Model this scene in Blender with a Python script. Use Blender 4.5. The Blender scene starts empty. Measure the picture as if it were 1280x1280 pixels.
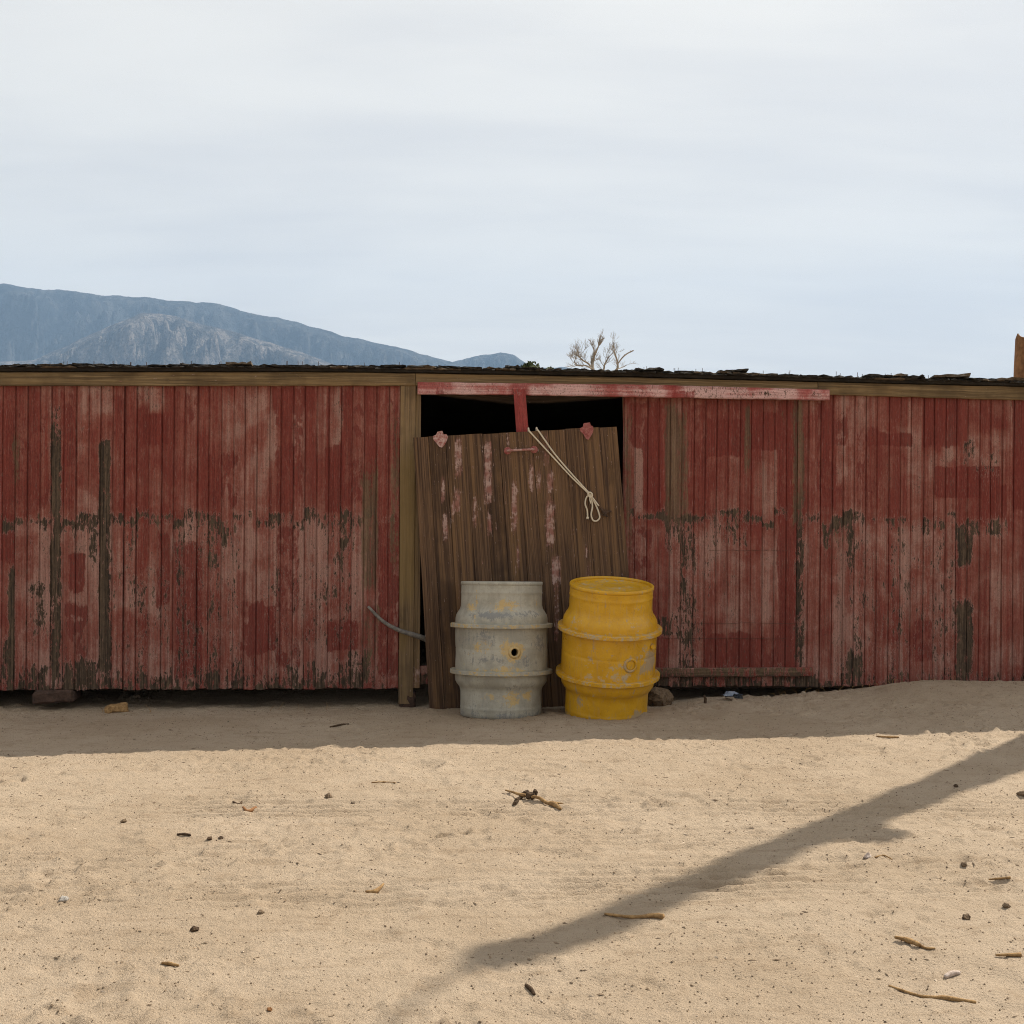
import bpy, bmesh, math, random
import numpy as np
from mathutils import Vector, Matrix, Quaternion

random.seed(7)
rng = np.random.default_rng(11)
SC = bpy.context.scene
COL = SC.collection
R = math.radians

# ------------------------------------------------------------------ camera
H = 1.33                      # eye height above the yard
F = 1500.0 / 1280.0           # focal length in picture widths
ROLL = R(0.45)
cam = bpy.data.cameras.new('camera')
cam.sensor_width = 36
cam.lens = 36 * F
cam.clip_start = 0.05
cam.clip_end = 40000
cam_o = bpy.data.objects.new('camera', cam)
COL.objects.link(cam_o)
cam_o.matrix_world = Matrix.Translation((0, 0, H)) @ Matrix.Rotation(R(90), 4, 'X') @ Matrix.Rotation(ROLL, 4, 'Z')
SC.camera = cam_o

CR = Vector((math.cos(ROLL), 0, math.sin(ROLL)))
CU = Vector((-math.sin(ROLL), 0, math.cos(ROLL)))
CAMP = Vector((0, 0, H))
def ray(px, py):
    """direction (depth 1) of a point measured on the photograph (1280 px wide)"""
    return Vector((0, 1, 0)) + CR * ((px - 640) / 1500) - CU * ((py - 640) / 1500)
def at_depth(px, py, d):
    return CAMP + ray(px, py) * d
def to_px(P):
    """numpy (n,3) world -> photograph pixels"""
    q = np.asarray(P, float) - np.array(CAMP)
    d = q[:, 1]
    return 640 + 1500 * (q @ np.array(CR)) / d, 640 - 1500 * (q @ np.array(CU)) / d

# ------------------------------------------------------------------ sun, sky, exposure
SUN_EL = R(46.5)
# the trunk's shadow runs over the sand between these two measured points: it gives the sun's azimuth
def on_plane(px, py, z=0.0):
    r = ray(px, py)
    return CAMP + r * ((z - H) / r.z)
_A, _B = on_plane(1280, 940, 0.04), on_plane(600, 1190, 0.0)
SUN_AZ = math.atan2(_A.x - _B.x, _A.y - _B.y)
SUN_D = Vector((math.sin(SUN_AZ) * math.cos(SUN_EL), math.cos(SUN_AZ) * math.cos(SUN_EL), math.sin(SUN_EL)))
sl = bpy.data.lights.new('sun', 'SUN')
sl.energy = 5.0
sl.angle = R(0.42)
sl.color = (1.0, 0.915, 0.78)
so = bpy.data.objects.new('sun', sl)
COL.objects.link(so)
so.rotation_euler = SUN_D.to_track_quat('Z', 'Y').to_euler()
so.location = (3, 3, 20)

SC.view_settings.view_transform = 'Standard'
SC.view_settings.look = 'None'
SC.view_settings.exposure = 0.62
SC.view_settings.gamma = 1.0
SC.view_settings.use_curve_mapping = False
SC.cycles.max_bounces = 6
SC.cycles.sample_clamp_indirect = 2.0
SC.cycles.volume_bounces = 0
try:
    SC.cycles.use_denoising = True
    SC.cycles.denoising_input_passes = 'RGB_ALBEDO_NORMAL'
    SC.cycles.denoising_prefilter = 'NONE'
    SC.cycles.filter_width = 1.05
except Exception:
    pass

# ------------------------------------------------------------------ node helper
class G:
    def __init__(s, nt):
        s.nt = nt
    def put(s, v, sock):
        if isinstance(v, bpy.types.NodeSocket):
            s.nt.links.new(v, sock)
        elif v is not None:
            if isinstance(v, (tuple, list)) and len(v) == 3 and sock.type == 'RGBA':
                v = (*v, 1)
            sock.default_value = v
    def attr(s, name, out='Fac'):
        n = s.nt.nodes.new('ShaderNodeAttribute'); n.attribute_name = name
        return n.outputs[out]
    def pos(s):
        return s.nt.nodes.new('ShaderNodeNewGeometry').outputs['Position']
    def objco(s):
        return s.nt.nodes.new('ShaderNodeTexCoord').outputs['Object']
    def rnd(s):
        return s.nt.nodes.new('ShaderNodeObjectInfo').outputs['Random']
    def noise(s, vec, scale=5, detail=4, rough=.55, dist=0.0):
        n = s.nt.nodes.new('ShaderNodeTexNoise')
        s.put(vec, n.inputs['Vector']); n.inputs['Scale'].default_value = scale
        n.inputs['Detail'].default_value = detail; n.inputs['Roughness'].default_value = rough
        n.inputs['Distortion'].default_value = dist
        return n.outputs['Fac']
    def vor(s, vec, scale=5, feature='F1'):
        n = s.nt.nodes.new('ShaderNodeTexVoronoi'); n.feature = feature
        s.put(vec, n.inputs['Vector']); n.inputs['Scale'].default_value = scale
        return n.outputs['Distance']
    def m(s, op, a, b=None, c=None):
        n = s.nt.nodes.new('ShaderNodeMath'); n.operation = op
        s.put(a, n.inputs[0]); s.put(b, n.inputs[1])
        if c is not None: s.put(c, n.inputs[2])
        return n.outputs[0]
    def sc(s, vec, v):
        n = s.nt.nodes.new('ShaderNodeVectorMath'); n.operation = 'MULTIPLY'
        s.put(vec, n.inputs[0]); n.inputs[1].default_value = v
        return n.outputs[0]
    def mix(s, f, a, b, blend='MIX'):
        n = s.nt.nodes.new('ShaderNodeMix'); n.data_type = 'RGBA'; n.blend_type = blend
        s.put(f, n.inputs[0]); s.put(a, n.inputs[6]); s.put(b, n.inputs[7])
        return n.outputs[2]
    def ss(s, v, lo, hi, a=0.0, b=1.0):
        n = s.nt.nodes.new('ShaderNodeMapRange'); n.interpolation_type = 'SMOOTHSTEP'
        s.put(v, n.inputs[0]); s.put(lo, n.inputs[1]); s.put(hi, n.inputs[2]); s.put(a, n.inputs[3]); s.put(b, n.inputs[4])
        return n.outputs[0]
    def ex(s, v, k=.2, amp=1.0):
        """noise round 0.5 stretched to -amp/2 .. amp/2"""
        return s.m('MULTIPLY', s.m('SUBTRACT', s.ss(v, .5 - k, .5 + k), .5), amp)
    def add(s, *a):
        r = a[0]
        for x in a[1:]: r = s.m('ADD', r, x)
        return r
    def bump(s, h, strength=.5, dist=.01):
        n = s.nt.nodes.new('ShaderNodeBump'); s.put(h, n.inputs['Height'])
        n.inputs['Strength'].default_value = strength; n.inputs['Distance'].default_value = dist
        return n.outputs[0]

def material(name):
    m = bpy.data.materials.new(name); m.use_nodes = True
    nt = m.node_tree; nt.nodes.clear()
    out = nt.nodes.new('ShaderNodeOutputMaterial')
    b = nt.nodes.new('ShaderNodeBsdfPrincipled')
    nt.links.new(b.outputs[0], out.inputs['Surface'])
    b.inputs['Specular IOR Level'].default_value = 0.25
    b.inputs['Roughness'].default_value = 0.85
    return m, G(nt), b

# ------------------------------------------------------------------ world: thin bright cloud over a Nishita sky
w = bpy.data.worlds.new('World'); SC.world = w; w.use_nodes = True
nt = w.node_tree; nt.nodes.clear(); g = G(nt)
wo = nt.nodes.new('ShaderNodeOutputWorld'); bg = nt.nodes.new('ShaderNodeBackground')
nt.links.new(bg.outputs[0], wo.inputs[0])
sky = nt.nodes.new('ShaderNodeTexSky'); sky.sky_type = 'NISHITA'; sky.sun_disc = False
sky.sun_elevation = SUN_EL; sky.sun_rotation = SUN_AZ
sky.air_density = 1.0; sky.dust_density = 2.0
dirv = nt.nodes.new('ShaderNodeTexCoord').outputs['Generated']
sep = nt.nodes.new('ShaderNodeSeparateXYZ'); nt.links.new(dirv, sep.inputs[0])
den = g.m('ADD', g.m('ABSOLUTE', sep.outputs[2]), 0.16)
cmb = nt.nodes.new('ShaderNodeCombineXYZ')
nt.links.new(g.m('DIVIDE', sep.outputs[0], den), cmb.inputs[0])
nt.links.new(g.m('DIVIDE', sep.outputs[1], den), cmb.inputs[1])
cv = cmb.outputs[0]
c1 = g.noise(g.sc(cv, (.55, 1.0, 1)), 1.1, 5, .5, .4)
c2 = g.noise(g.sc(cv, (.5, 1.6, 1)), 3.0, 5, .55, .3)
cl = g.m('ADD', g.m('MULTIPLY', c1, .7), g.m('MULTIPLY', c2, .3))
shade = g.ss(cl, .38, .60)
cloud = g.mix(shade, (6.2, 6.03, 5.8), (7.15, 6.9, 6.42))
# thin cloud scatters forward: it brightens smoothly towards the sun
dt_ = nt.nodes.new('ShaderNodeVectorMath'); dt_.operation = 'DOT_PRODUCT'
nt.links.new(dirv, dt_.inputs[0]); dt_.inputs[1].default_value = SUN_D
fwd = g.m('ADD', .66, g.m('MULTIPLY', g.m('POWER', g.m('MULTIPLY', g.m('ADD', dt_.outputs['Value'], 1.0), .5), 1.3), .34))
vs = nt.nodes.new('ShaderNodeVectorMath'); vs.operation = 'SCALE'
nt.links.new(cloud, vs.inputs[0]); nt.links.new(fwd, vs.inputs['Scale'])
cloud = vs.outputs[0]
cover = g.ss(cl, .15, .5, .92, .98)
nt.links.new(g.mix(cover, sky.outputs[0], cloud), bg.inputs[0])
bg.inputs[1].default_value = 0.1

# ------------------------------------------------------------------ object helpers
def prop(o, label=None, cat=None, group=None, kind=None):
    if label: o['label'] = label
    if cat: o['category'] = cat
    if group: o['group'] = group
    if kind: o['kind'] = kind
    return o
def empty(name, loc, rz=0.0, **k):
    o = bpy.data.objects.new(name, None); COL.objects.link(o)
    o.empty_display_size = .1
    o.location = loc; o.rotation_euler = (0, 0, rz)
    o['_mi'] = 0
    del o['_mi']
    MW[o] = Matrix.Translation(loc) @ Matrix.Rotation(rz, 4, 'Z')
    return prop(o, **k)
MW = {}
def mk(name, verts, faces, mat, parent=None, attrs=None, smooth=False, origin=None, **k):
    """one mesh object; verts are world coordinates, stored in the parent's frame (or round an origin)"""
    V = np.asarray(verts, dtype=np.float64).reshape(-1, 3)
    if parent is not None:
        inv = np.array(MW[parent].inverted())
        V = V @ inv[:3, :3].T + inv[:3, 3]
        base = np.zeros(3)
        if origin is not None:
            base = (inv @ np.array([*origin, 1.0]))[:3]
    else:
        base = np.array(origin if origin is not None else (V[:, 0].mean(), V[:, 1].mean(), V[:, 2].min()))
    V = V - base
    me = bpy.data.meshes.new(name)
    me.from_pydata(V.tolist(), [], [list(map(int, f)) for f in faces])
    for an, av in (attrs or {}).items():
        av = np.asarray(av, dtype=np.float32)
        if av.ndim == 1:
            a = me.attributes.new(an, 'FLOAT', 'POINT'); a.data.foreach_set('value', av)
        else:
            a = me.attributes.new(an, 'FLOAT_VECTOR', 'POINT'); a.data.foreach_set('vector', av.ravel())
    if smooth:
        me.polygons.foreach_set('use_smooth', [True] * len(me.polygons))
    me.materials.append(mat)
    me.update()
    o = bpy.data.objects.new(name, me); COL.objects.link(o)
    o.location = Vector(base)
    if parent is not None:
        o.parent = parent
        MW[o] = MW[parent] @ Matrix.Translation(Vector(base))
    else:
        MW[o] = Matrix.Translation(Vector(base))
    return prop(o, **k)

def L3(a, b, t): return a + (b - a) * t

# value noise ------------------------------------------------------
_perm = rng.random((256, 256)).astype(np.float64)
def vnoise(x, y):
    x = np.asarray(x, float); y = np.asarray(y, float)
    xi = np.floor(x).astype(int); yi = np.floor(y).astype(int)
    fx = x - xi; fy = y - yi
    fx = fx * fx * (3 - 2 * fx); fy = fy * fy * (3 - 2 * fy)
    a = _perm[xi % 256, yi % 256]; b = _perm[(xi + 1) % 256, yi % 256]
    c = _perm[xi % 256, (yi + 1) % 256]; d = _perm[(xi + 1) % 256, (yi + 1) % 256]
    return (a * (1 - fx) + b * fx) * (1 - fy) + (c * (1 - fx) + d * fx) * fy - .5
def fbm(x, y, o=4, gain=.5):
    s = 0; a = 1.0
    for i in range(o):
        s = s + a * vnoise(x * 2 ** i + 17.3 * i, y * 2 ** i + 5.1 * i); a *= gain
    return s
def sst(v, lo, hi):
    t = np.clip((np.asarray(v, float) - lo) / (hi - lo), 0, 1)
    return t * t * (3 - 2 * t)

# ------------------------------------------------------------------ the shed's frame
D = 8.3
TH = R(3.4)
U = Vector((math.cos(TH), math.sin(TH), 0))
N = Vector((math.sin(TH), -math.cos(TH), 0))     # out of the front wall, to the camera
O = Vector((0, D, 0))
def wall(px, py, out=0.0):
    """point of the front wall plane (moved 'out' metres to the camera) seen at a photograph pixel"""
    r = ray(px, py)
    P0 = O + N * out
    t = (P0 - CAMP).dot(N) / r.dot(N)
    return CAMP + r * t
def wu(P): return (P - O).dot(U)
def wpt(u, z, out=0.0):
    return O + U * u + N * out + Vector((0, 0, z))

# ------------------------------------------------------------------ the ground's height
def q_front(x, y):
    return (x - O.x) * N.x + (y - O.y) * N.y        # metres in front of the wall
dimples = []
for i in range(230):
    dx = random.uniform(-4.2, 4.2); dy = random.uniform(2.9, 6.4)
    dimples.append((dx, dy, random.uniform(.05, .13), random.uniform(.003, .012), random.uniform(0, 3.14)))
TRACKS = [(4.45, .08, 5.1, 4), (4.75, 0.16, 0.4, 5), (4.15, 0.10, 1.7, 4), (5.35, .12, 2.9, 4)]
def ground_coarse(x, y):
    x = np.asarray(x, float); y = np.asarray(y, float)
    q = q_front(x, y)
    u = x * U.x + (y - O.y) * U.y
    z = -.008 + .038 * sst(q, -.05, .6) - .03 * sst(q, 1.2, 3.0)
    z = z + .135 * sst(u, 1.55, 3.0) * np.exp(-(np.maximum(q - .1, 0) / .75) ** 2) * sst(q, -.35, .12)
    z = z + .05 * sst(u, .9, 1.5) * np.exp(-((q - .1) / .5) ** 2) * sst(q, -.35, .1) * (1 - sst(u, 1.55, 2.4) * .6)
    near = np.exp(-(np.maximum(np.hypot(x, y - 5) - 9, 0) / 8) ** 2)
    z = z + near * (.020 * np.clip(x, -3.5, 2.0) * (.45 + .55 * sst(q, -.1, .5)) + .02 * fbm(x * .55 + 3, y * .55, 3) + .012 * fbm(x * 2.1, y * 2.1 + 9, 3))
    return z
def ground_z(x, y):
    return float(ground_coarse(np.array([x]), np.array([y]))[0])
def on_ground(px, py):
    z = 0.0
    for _ in range(14):
        P = on_plane(px, py, z); z = ground_z(P.x, P.y)
    P.z = z
    return P

# ------------------------------------------------------------------ materials
def painted_wood(name, fresh=(.152, .031, .022), mid=(.195, .063, .046), faded=(.285, .155, .125),
                 bare_a=(.030, .020, .013), bare_b=(.098, .066, .043)):
    m, g, b = material(name)
    wp = g.attr('wp', 'Vector'); ps = g.pos(); rn = g.rnd()
    grain = g.noise(g.sc(wp, (150, 1, 3.0)), 1, 5, .65)
    grain2 = g.noise(g.sc(wp, (45, 1, 1.2)), 1, 4, .6)
    blotch = g.noise(ps, 3.6, 6, .62, .4)
    blot2 = g.noise(g.sc(ps, (14, 14, 8)), 1, 5, .6, .5)
    fine = g.noise(ps, 75, 5, .7)
    mott = g.noise(g.sc(ps, (62, 62, 22)), 1, 6, .68, .5)
    mot2 = g.noise(g.sc(ps, (150, 150, 48)), 1, 4, .6, .3)
    drip = g.noise(g.sc(ps, (38, 38, 5)), 1, 5, .65, .2)
    fd = g.add(g.attr('fade'), .33, g.ex(blotch, .2, .50), g.ex(grain2, .2, .42), g.ex(blot2, .22, .26), g.ex(fine, .25, .22), g.m('MULTIPLY', g.m('SUBTRACT', rn, .5), .40))
    col = g.mix(g.ss(fd, .08, .52), fresh, mid)
    col = g.mix(g.ss(fd, .42, .98), col, faded)
    # fresh overpaint patches
    fr = g.add(g.attr('fresh'), g.ex(mott, .25, .22), g.ex(blot2, .22, .4), g.ex(blotch, .2, .25))
    col = g.mix(g.m('MULTIPLY', g.ss(fr, .38, .58), .9), col, g.mix(g.ss(grain, .3, .7), (fresh[0] * .80, fresh[1] * .66, fresh[2] * .66), (fresh[0] * .98, fresh[1] * .86, fresh[2] * .86)))
    # worn along the grain: thin pale and brown streaks
    pl = g.ss(g.noise(g.sc(wp, (230, 1, 16)), 1, 5, .7), .56, .72)
    col = g.mix(g.m('MULTIPLY', pl, .34), col, (.44, .31, .27))
    br = g.ss(g.noise(g.sc(wp, (190, 1, 7)), 1, 5, .7), .56, .70)
    col = g.mix(g.m('MULTIPLY', br, .5), col, (.10, .058, .040))
    # small chips down to the wood
    ch = g.ss(g.add(g.m('MULTIPLY', g.attr('fade'), .12), mot2, g.ex(blot2, .25, .12)), .645, .69)
    col = g.mix(g.m('MULTIPLY', ch, .8), col, (.05, .034, .024))
    # exposed wood
    ba = g.add(g.attr('bare'), g.ex(mott, .24, .52), g.ex(drip, .22, .42), g.ex(mot2, .24, .22), g.ex(blot2, .22, .22))
    bf = g.ss(ba, .48, .60)
    wood = g.mix(g.ss(grain, .34, .68), bare_a, bare_b)
    wood = g.mix(g.m('MULTIPLY', g.ss(mott, .45, .62), .55), wood, tuple(x * .55 for x in bare_a))
    wood = g.mix(g.m('MULTIPLY', g.ss(grain2, .5, .66), .5), wood, (.125, .084, .054))
    col = g.mix(bf, col, wood)
    # pale lip where the film lifts
    lip = g.m('MULTIPLY', g.ss(ba, .38, .47), g.m('SUBTRACT', 1.0, g.ss(ba, .47, .52)))
    col = g.mix(g.m('MULTIPLY', lip, .30), col, (.42, .29, .25))
    # olive water stain
    stn = g.ss(g.add(g.attr('stain'), g.ex(mott, .25, .5), g.ex(drip, .22, .6), g.ex(mot2, .24, .3)), .3, .8)
    col = g.mix(g.m('MULTIPLY', stn, .85), col, g.mix(g.ss(grain2, .35, .65), (.070, .044, .027), (.145, .098, .056)))
    # dust and weathering in the grain: tonal grit over everything
    tone = g.add(1.0, g.ex(mot2, .22, .38), g.ex(grain, .25, .30), g.ex(g.noise(g.sc(wp, (70, 1, .8)), 1, 4, .6), .2, .24))
    tv = g.nt.nodes.new('ShaderNodeVectorMath'); tv.operation = 'SCALE'
    g.put(col, tv.inputs[0]); g.put(tone, tv.inputs['Scale'])
    col = tv.outputs[0]
    g.put(col, b.inputs['Base Color'])
    h = g.m('ADD', g.m('MULTIPLY', grain, .5), g.m('MULTIPLY', bf, -.7))
    h = g.m('ADD', h, g.m('MULTIPLY', fine, .4))
    g.put(g.bump(h, .55, .003), b.inputs['Normal'])
    b.inputs['Roughness'].default_value = .8
    return m
M_RED = painted_wood('flaking_red_paint')
M_TRIM = painted_wood('trim_red_paint', fresh=(.24, .045, .04), mid=(.31, .095, .085), faded=(.52, .33, .31))

def raw_wood(name, c0, c1, c2, knots=True, sx=110):
    m, g, b = material(name)
    wp = g.attr('wp', 'Vector'); ps = g.pos(); rn = g.rnd()
    grain = g.noise(g.sc(wp, (sx, 1, 2.2)), 1, 6, .68, .4)
    wide = g.noise(g.sc(wp, (28, 1, .7)), 1, 4, .55, .3)
    bl = g.noise(ps, 5, 4, .6)
    col = g.mix(g.ss(grain, .36, .66), c0, c1)
    col = g.mix(g.m('MULTIPLY', g.ss(wide, .46, .62), .7), col, c2)
    col = g.mix(g.m('MULTIPLY', g.ss(g.noise(g.sc(wp, (60, 1, .9)), 1, 4, .6, .2), .5, .62), .6), col, tuple(x * .62 for x in c0))
    col = g.mix(g.m('MULTIPLY', g.ss(g.m('ADD', bl, g.m('MULTIPLY', g.m('SUBTRACT', rn, .5), .5)), .45, .75), .5), col,
                tuple(x * .45 for x in c0))
    crack = g.ss(g.noise(g.sc(wp, (300, 1, 1.6)), 1, 3, .6), .66, .74)
    col = g.mix(g.m('MULTIPLY', crack, .7), col, (.02, .014, .01))
    pt = g.m('ADD', g.attr('paint'), g.add(g.ex(g.noise(g.sc(wp, (190, 1, 9)), 1, 6, .7, .5), .22, .85), g.ex(g.noise(ps, 40, 4, .6), .22, .55)))
    pf = g.ss(pt, .48, .58)
    pc = g.mix(g.ss(g.noise(ps, 18, 3), .38, .6), (.30, .135, .11), (.56, .42, .37))
    col = g.mix(g.m('MULTIPLY', pf, .74), col, pc)
    # pinkish leftover film, thin
    thin = g.m('MULTIPLY', g.ss(g.m('ADD', g.attr('paint'), g.m('SUBTRACT', grain, .5)), .08, .5), .3)
    col = g.mix(thin, col, (.22, .10, .078))
    stn = g.ss(g.m('ADD', g.attr('stain'), g.m('MULTIPLY', g.m('SUBTRACT', wide, .5), .5)), .3, .8)
    col = g.mix(g.m('MULTIPLY', stn, .65), col, (.185, .125, .05))
    g.put(col, b.inputs['Base Color'])
    h = g.m('SUBTRACT', g.m('ADD', grain, g.m('MULTIPLY', pf, .5)), g.m('MULTIPLY', crack, 1.2))
    g.put(g.bump(h, .7, .004), b.inputs['Normal'])
    b.inputs['Roughness'].default_value = .9
    return m
M_FASCIA = raw_wood('bare_tan_timber', (.12, .08, .042), (.26, .185, .095), (.22, .145, .068))
M_POST = raw_wood('ochre_post_timber', (.12, .080, .044), (.235, .158, .086), (.23, .155, .075))
M_DOOR = raw_wood('weathered_brown_door_timber', (.055, .031, .019), (.158, .092, .051), (.172, .098, .047), sx=130)
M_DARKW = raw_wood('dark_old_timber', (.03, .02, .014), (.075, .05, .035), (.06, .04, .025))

def simple(name, c0, c1, scale=20, rough=.85, bump=.3, metal=0.0, spec=.25, co='pos', bd=.005):
    m, g, b = material(name)
    v = g.pos() if co == 'pos' else g.objco()
    n1 = g.noise(v, scale, 6, .65)
    n2 = g.noise(v, scale * 5, 4, .6)
    f = g.ss(g.m('ADD', g.m('MULTIPLY', n1, .7), g.m('MULTIPLY', n2, .3)), .36, .64)
    g.put(g.mix(f, c0, c1), b.inputs['Base Color'])
    b.inputs['Roughness'].default_value = rough; b.inputs['Metallic'].default_value = metal
    b.inputs['Specular IOR Level'].default_value = spec
    g.put(g.bump(n2, bump, bd), b.inputs['Normal'])
    return m
M_ROOF = simple('crumbling_black_shingle', (.010, .009, .008), (.055, .047, .038), 30, .95, .8, bd=.01)
M_ROOFB = simple('brown_weathered_shake', (.055, .04, .027), (.15, .115, .08), 30, .95, .6)
M_DECK = simple('roof_deck_timber', (.012, .01, .008), (.03, .024, .018), 10)
M_ROPE = simple('cream_cotton_rope', (.50, .43, .32), (.68, .60, .47), 260, .9, .8, bd=.002)
M_IRON = simple('rusted_dark_iron', (.035, .024, .018), (.10, .058, .036), 45, .8, .6)
M_REDIRON = simple('red_painted_iron', (.20, .04, .035), (.33, .13, .115), 60, .6, .5)
M_PINKIRON = simple('chipped_pink_iron', (.26, .075, .06), (.50, .36, .32), 55, .7, .7)
M_RUST = simple('orange_rust_sheet', (.12, .055, .022), (.26, .125, .05), 6, .85, .4)
M_STICK = simple('dry_tan_wood', (.17, .095, .038), (.36, .225, .10), 60, .9, .5)
M_BARK = simple('dark_bark', (.032, .020, .012), (.11, .068, .038), 80, .95, .8)
M_STONE = simple('brown_stone', (.085, .056, .033), (.20, .14, .088), 60, .9, .7)
M_PALE = simple('pale_stone', (.36, .28, .23), (.52, .44, .39), 50, .9, .5)
M_GREY = simple('grey_stone', (.25, .23, .21), (.36, .335, .30), 60, .85, .5)
M_PIPE = simple('grey_weathered_branch', (.10, .092, .085), (.21, .19, .165), 40, .7, .4)
M_TWIG = simple('bleached_branch', (.19, .165, .135), (.32, .28, .235), 12, .9, .4)
M_LEAF = simple('dark_green_leaf', (.025, .038, .014), (.07, .085, .03), 6, .8, .2)
M_TRUNKDEAD = simple('dead_trunk_bark', (.10, .075, .055), (.22, .17, .125), 9, .95, .8, bd=.02)
M_PLASTIC = simple('blue_grey_plastic', (.07, .10, .16), (.26, .30, .35), 35, .35, .3, spec=.5)
M_BLOCK = simple('brown_block', (.035, .022, .016), (.085, .05, .037), 30, .9, .6)

# sand -------------------------------------------------------------
M_SAND, g, b = material('pale_desert_sand')
ps = g.pos()
n1 = g.noise(ps, 1.1, 5, .6); n2 = g.noise(ps, 9, 5, .65); n3 = g.noise(ps, 90, 4, .7); n4 = g.noise(ps, 420, 3, .6)
strk = g.noise(g.sc(ps, (2.2, 16, 2)), 1, 5, .6, .4)
col = g.mix(g.ss(n1, .35, .65), (.432, .333, .235), (.490, .387, .283))
col = g.mix(g.m('MULTIPLY', g.ss(n2, .52, .72), .45), col, (.30, .215, .14))
col = g.mix(g.m('MULTIPLY', g.ss(strk, .52, .7), .35), col, (.29, .205, .13))
col = g.mix(g.m('MULTIPLY', g.ss(n3, .56, .72), .45), col, (.215, .15, .10))
col = g.mix(g.m('MULTIPLY', g.ss(n4, .58, .7), .5), col, (.52, .43, .32))
col = g.mix(g.m('MULTIPLY', g.ss(g.noise(ps, 300, 2, .5), .62, .70), .6), col, (.11, .075, .05))
col = g.mix(g.m('MULTIPLY', g.ss(g.add(g.noise(ps, 115, 3, .6), g.ex(n2, .2, .06)), .655, .71), .65), col, (.12, .082, .055))
col = g.mix(g.m('MULTIPLY', g.ss(g.noise(g.sc(ps, (60, 160, 60)), 1, 3, .6), .66, .72), .5), col, (.14, .095, .062))
g.put(col, b.inputs['Base Color'])
b.inputs['Roughness'].default_value = .95; b.inputs['Specular IOR Level'].default_value = .15
h = g.m('ADD', g.m('MULTIPLY', n3, .55), g.m('MULTIPLY', n4, .3))
h = g.m('ADD', h, g.m('MULTIPLY', n2, .8))
g.put(g.bump(h, 1.0, .024), b.inputs['Normal'])

# ------------------------------------------------------------------ GROUND: one sheet to the horizon
fx = np.arange(-4.3, 4.3001, .0125)
ext = 4.3 + np.cumsum(.03 * 1.32 ** np.arange(42)); ext = ext[ext < 7000]; ext = np.append(ext, 7300)
xs = np.concatenate([-ext[::-1], fx, ext])
fy = np.arange(2.7, 9.0001, .0135)
eyf = 9.0 + np.cumsum(.03 * 1.32 ** np.arange(42)); eyf = eyf[eyf < 7000]; eyf = np.append(eyf, 7300)
eyb = 2.7 - np.cumsum(.03 * 1.32 ** np.arange(34)); eyb = eyb[eyb > -600]; eyb = np.append(eyb, -800)
ys = np.concatenate([eyb[::-1], fy, eyf])
X, Y = np.meshgrid(xs, ys)
Z = ground_coarse(X, Y)
near = np.exp(-(np.maximum(np.hypot(X * .8, Y - 5.5) - 4.0, 0) / 1.2) ** 2)
Zf = .010 * fbm(X * 6, Y * 6, 4, .6)
rough = sst(fbm(X * 1.1 + 40, Y * 2.2, 3), -.15, .45)
lump = np.maximum(vnoise(X * 24, Y * 24) + vnoise(X * 43 + 7, Y * 43) * .6 - .12, 0)
Zf += .026 * lump * (.35 + 1.1 * rough)
Zf += .006 * vnoise(X * 60 + 3, Y * 60)
pit = np.maximum(vnoise(X * 31 + 91, Y * 31 + 13) + .6 * vnoise(X * 13 + 51, Y * 13) - .38, 0)
Zf -= .05 * pit * (.4 + rough)
for (dx, dy, r, dep, an) in dimples:
    c, s = math.cos(an), math.sin(an)
    i0, i1 = np.searchsorted(xs, [dx - 3 * r, dx + 3 * r]); j0, j1 = np.searchsorted(ys, [dy - 3 * r, dy + 3 * r])
    xx = X[j0:j1, i0:i1] - dx; yy = Y[j0:j1, i0:i1] - dy
    a = (xx * c + yy * s) / r; bb = (-xx * s + yy * c) / (r * .55)
    rr = np.sqrt(a * a + bb * bb) * (1 + .6 * fbm(xx * 14 + dx * 9, yy * 14 + dy * 7, 2))
    Zf[j0:j1, i0:i1] += -dep * np.exp(-rr ** 4) + dep * .45 * np.exp(-((rr - 1.25) / .35) ** 2)
for (ty, amp, ph, nl) in TRACKS:
    yc = ty + amp * np.sin(X * .45 + ph) + .03 * X
    band = np.exp(-((Y - yc) / .19) ** 4) * sst(vnoise(X * .8 + ph * 3, Y * .3), -.25, .15)
    Zf += band * (-.014 * np.abs(np.sin((Y - yc) * math.pi / .075)) ** 3 * (.5 + 1.0 * (vnoise(X * 9, Y * 3) + .5)) - .004)
Z = Z + Zf * near
nx, ny = len(xs), len(ys)
me = bpy.data.meshes.new('ground')
me.vertices.add(nx * ny)
me.vertices.foreach_set('co', np.stack([X, Y, Z], -1).astype(np.float32).ravel())
idx = np.arange(nx * ny).reshape(ny, nx)
quads = np.stack([idx[:-1, :-1], idx[:-1, 1:], idx[1:, 1:], idx[1:, :-1]], -1).reshape(-1, 4)
nq = len(quads)
me.loops.add(nq * 4); me.loops.foreach_set('vertex_index', quads.ravel().astype(np.int32))
me.polygons.add(nq); me.polygons.foreach_set('loop_start', np.arange(0, nq * 4, 4, dtype=np.int32))
me.polygons.foreach_set('use_smooth', np.ones(nq, bool))
me.update(calc_edges=True)
me.materials.append(M_SAND)
ground = bpy.data.objects.new('ground', me); COL.objects.link(ground)
prop(ground, kind='structure')
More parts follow.
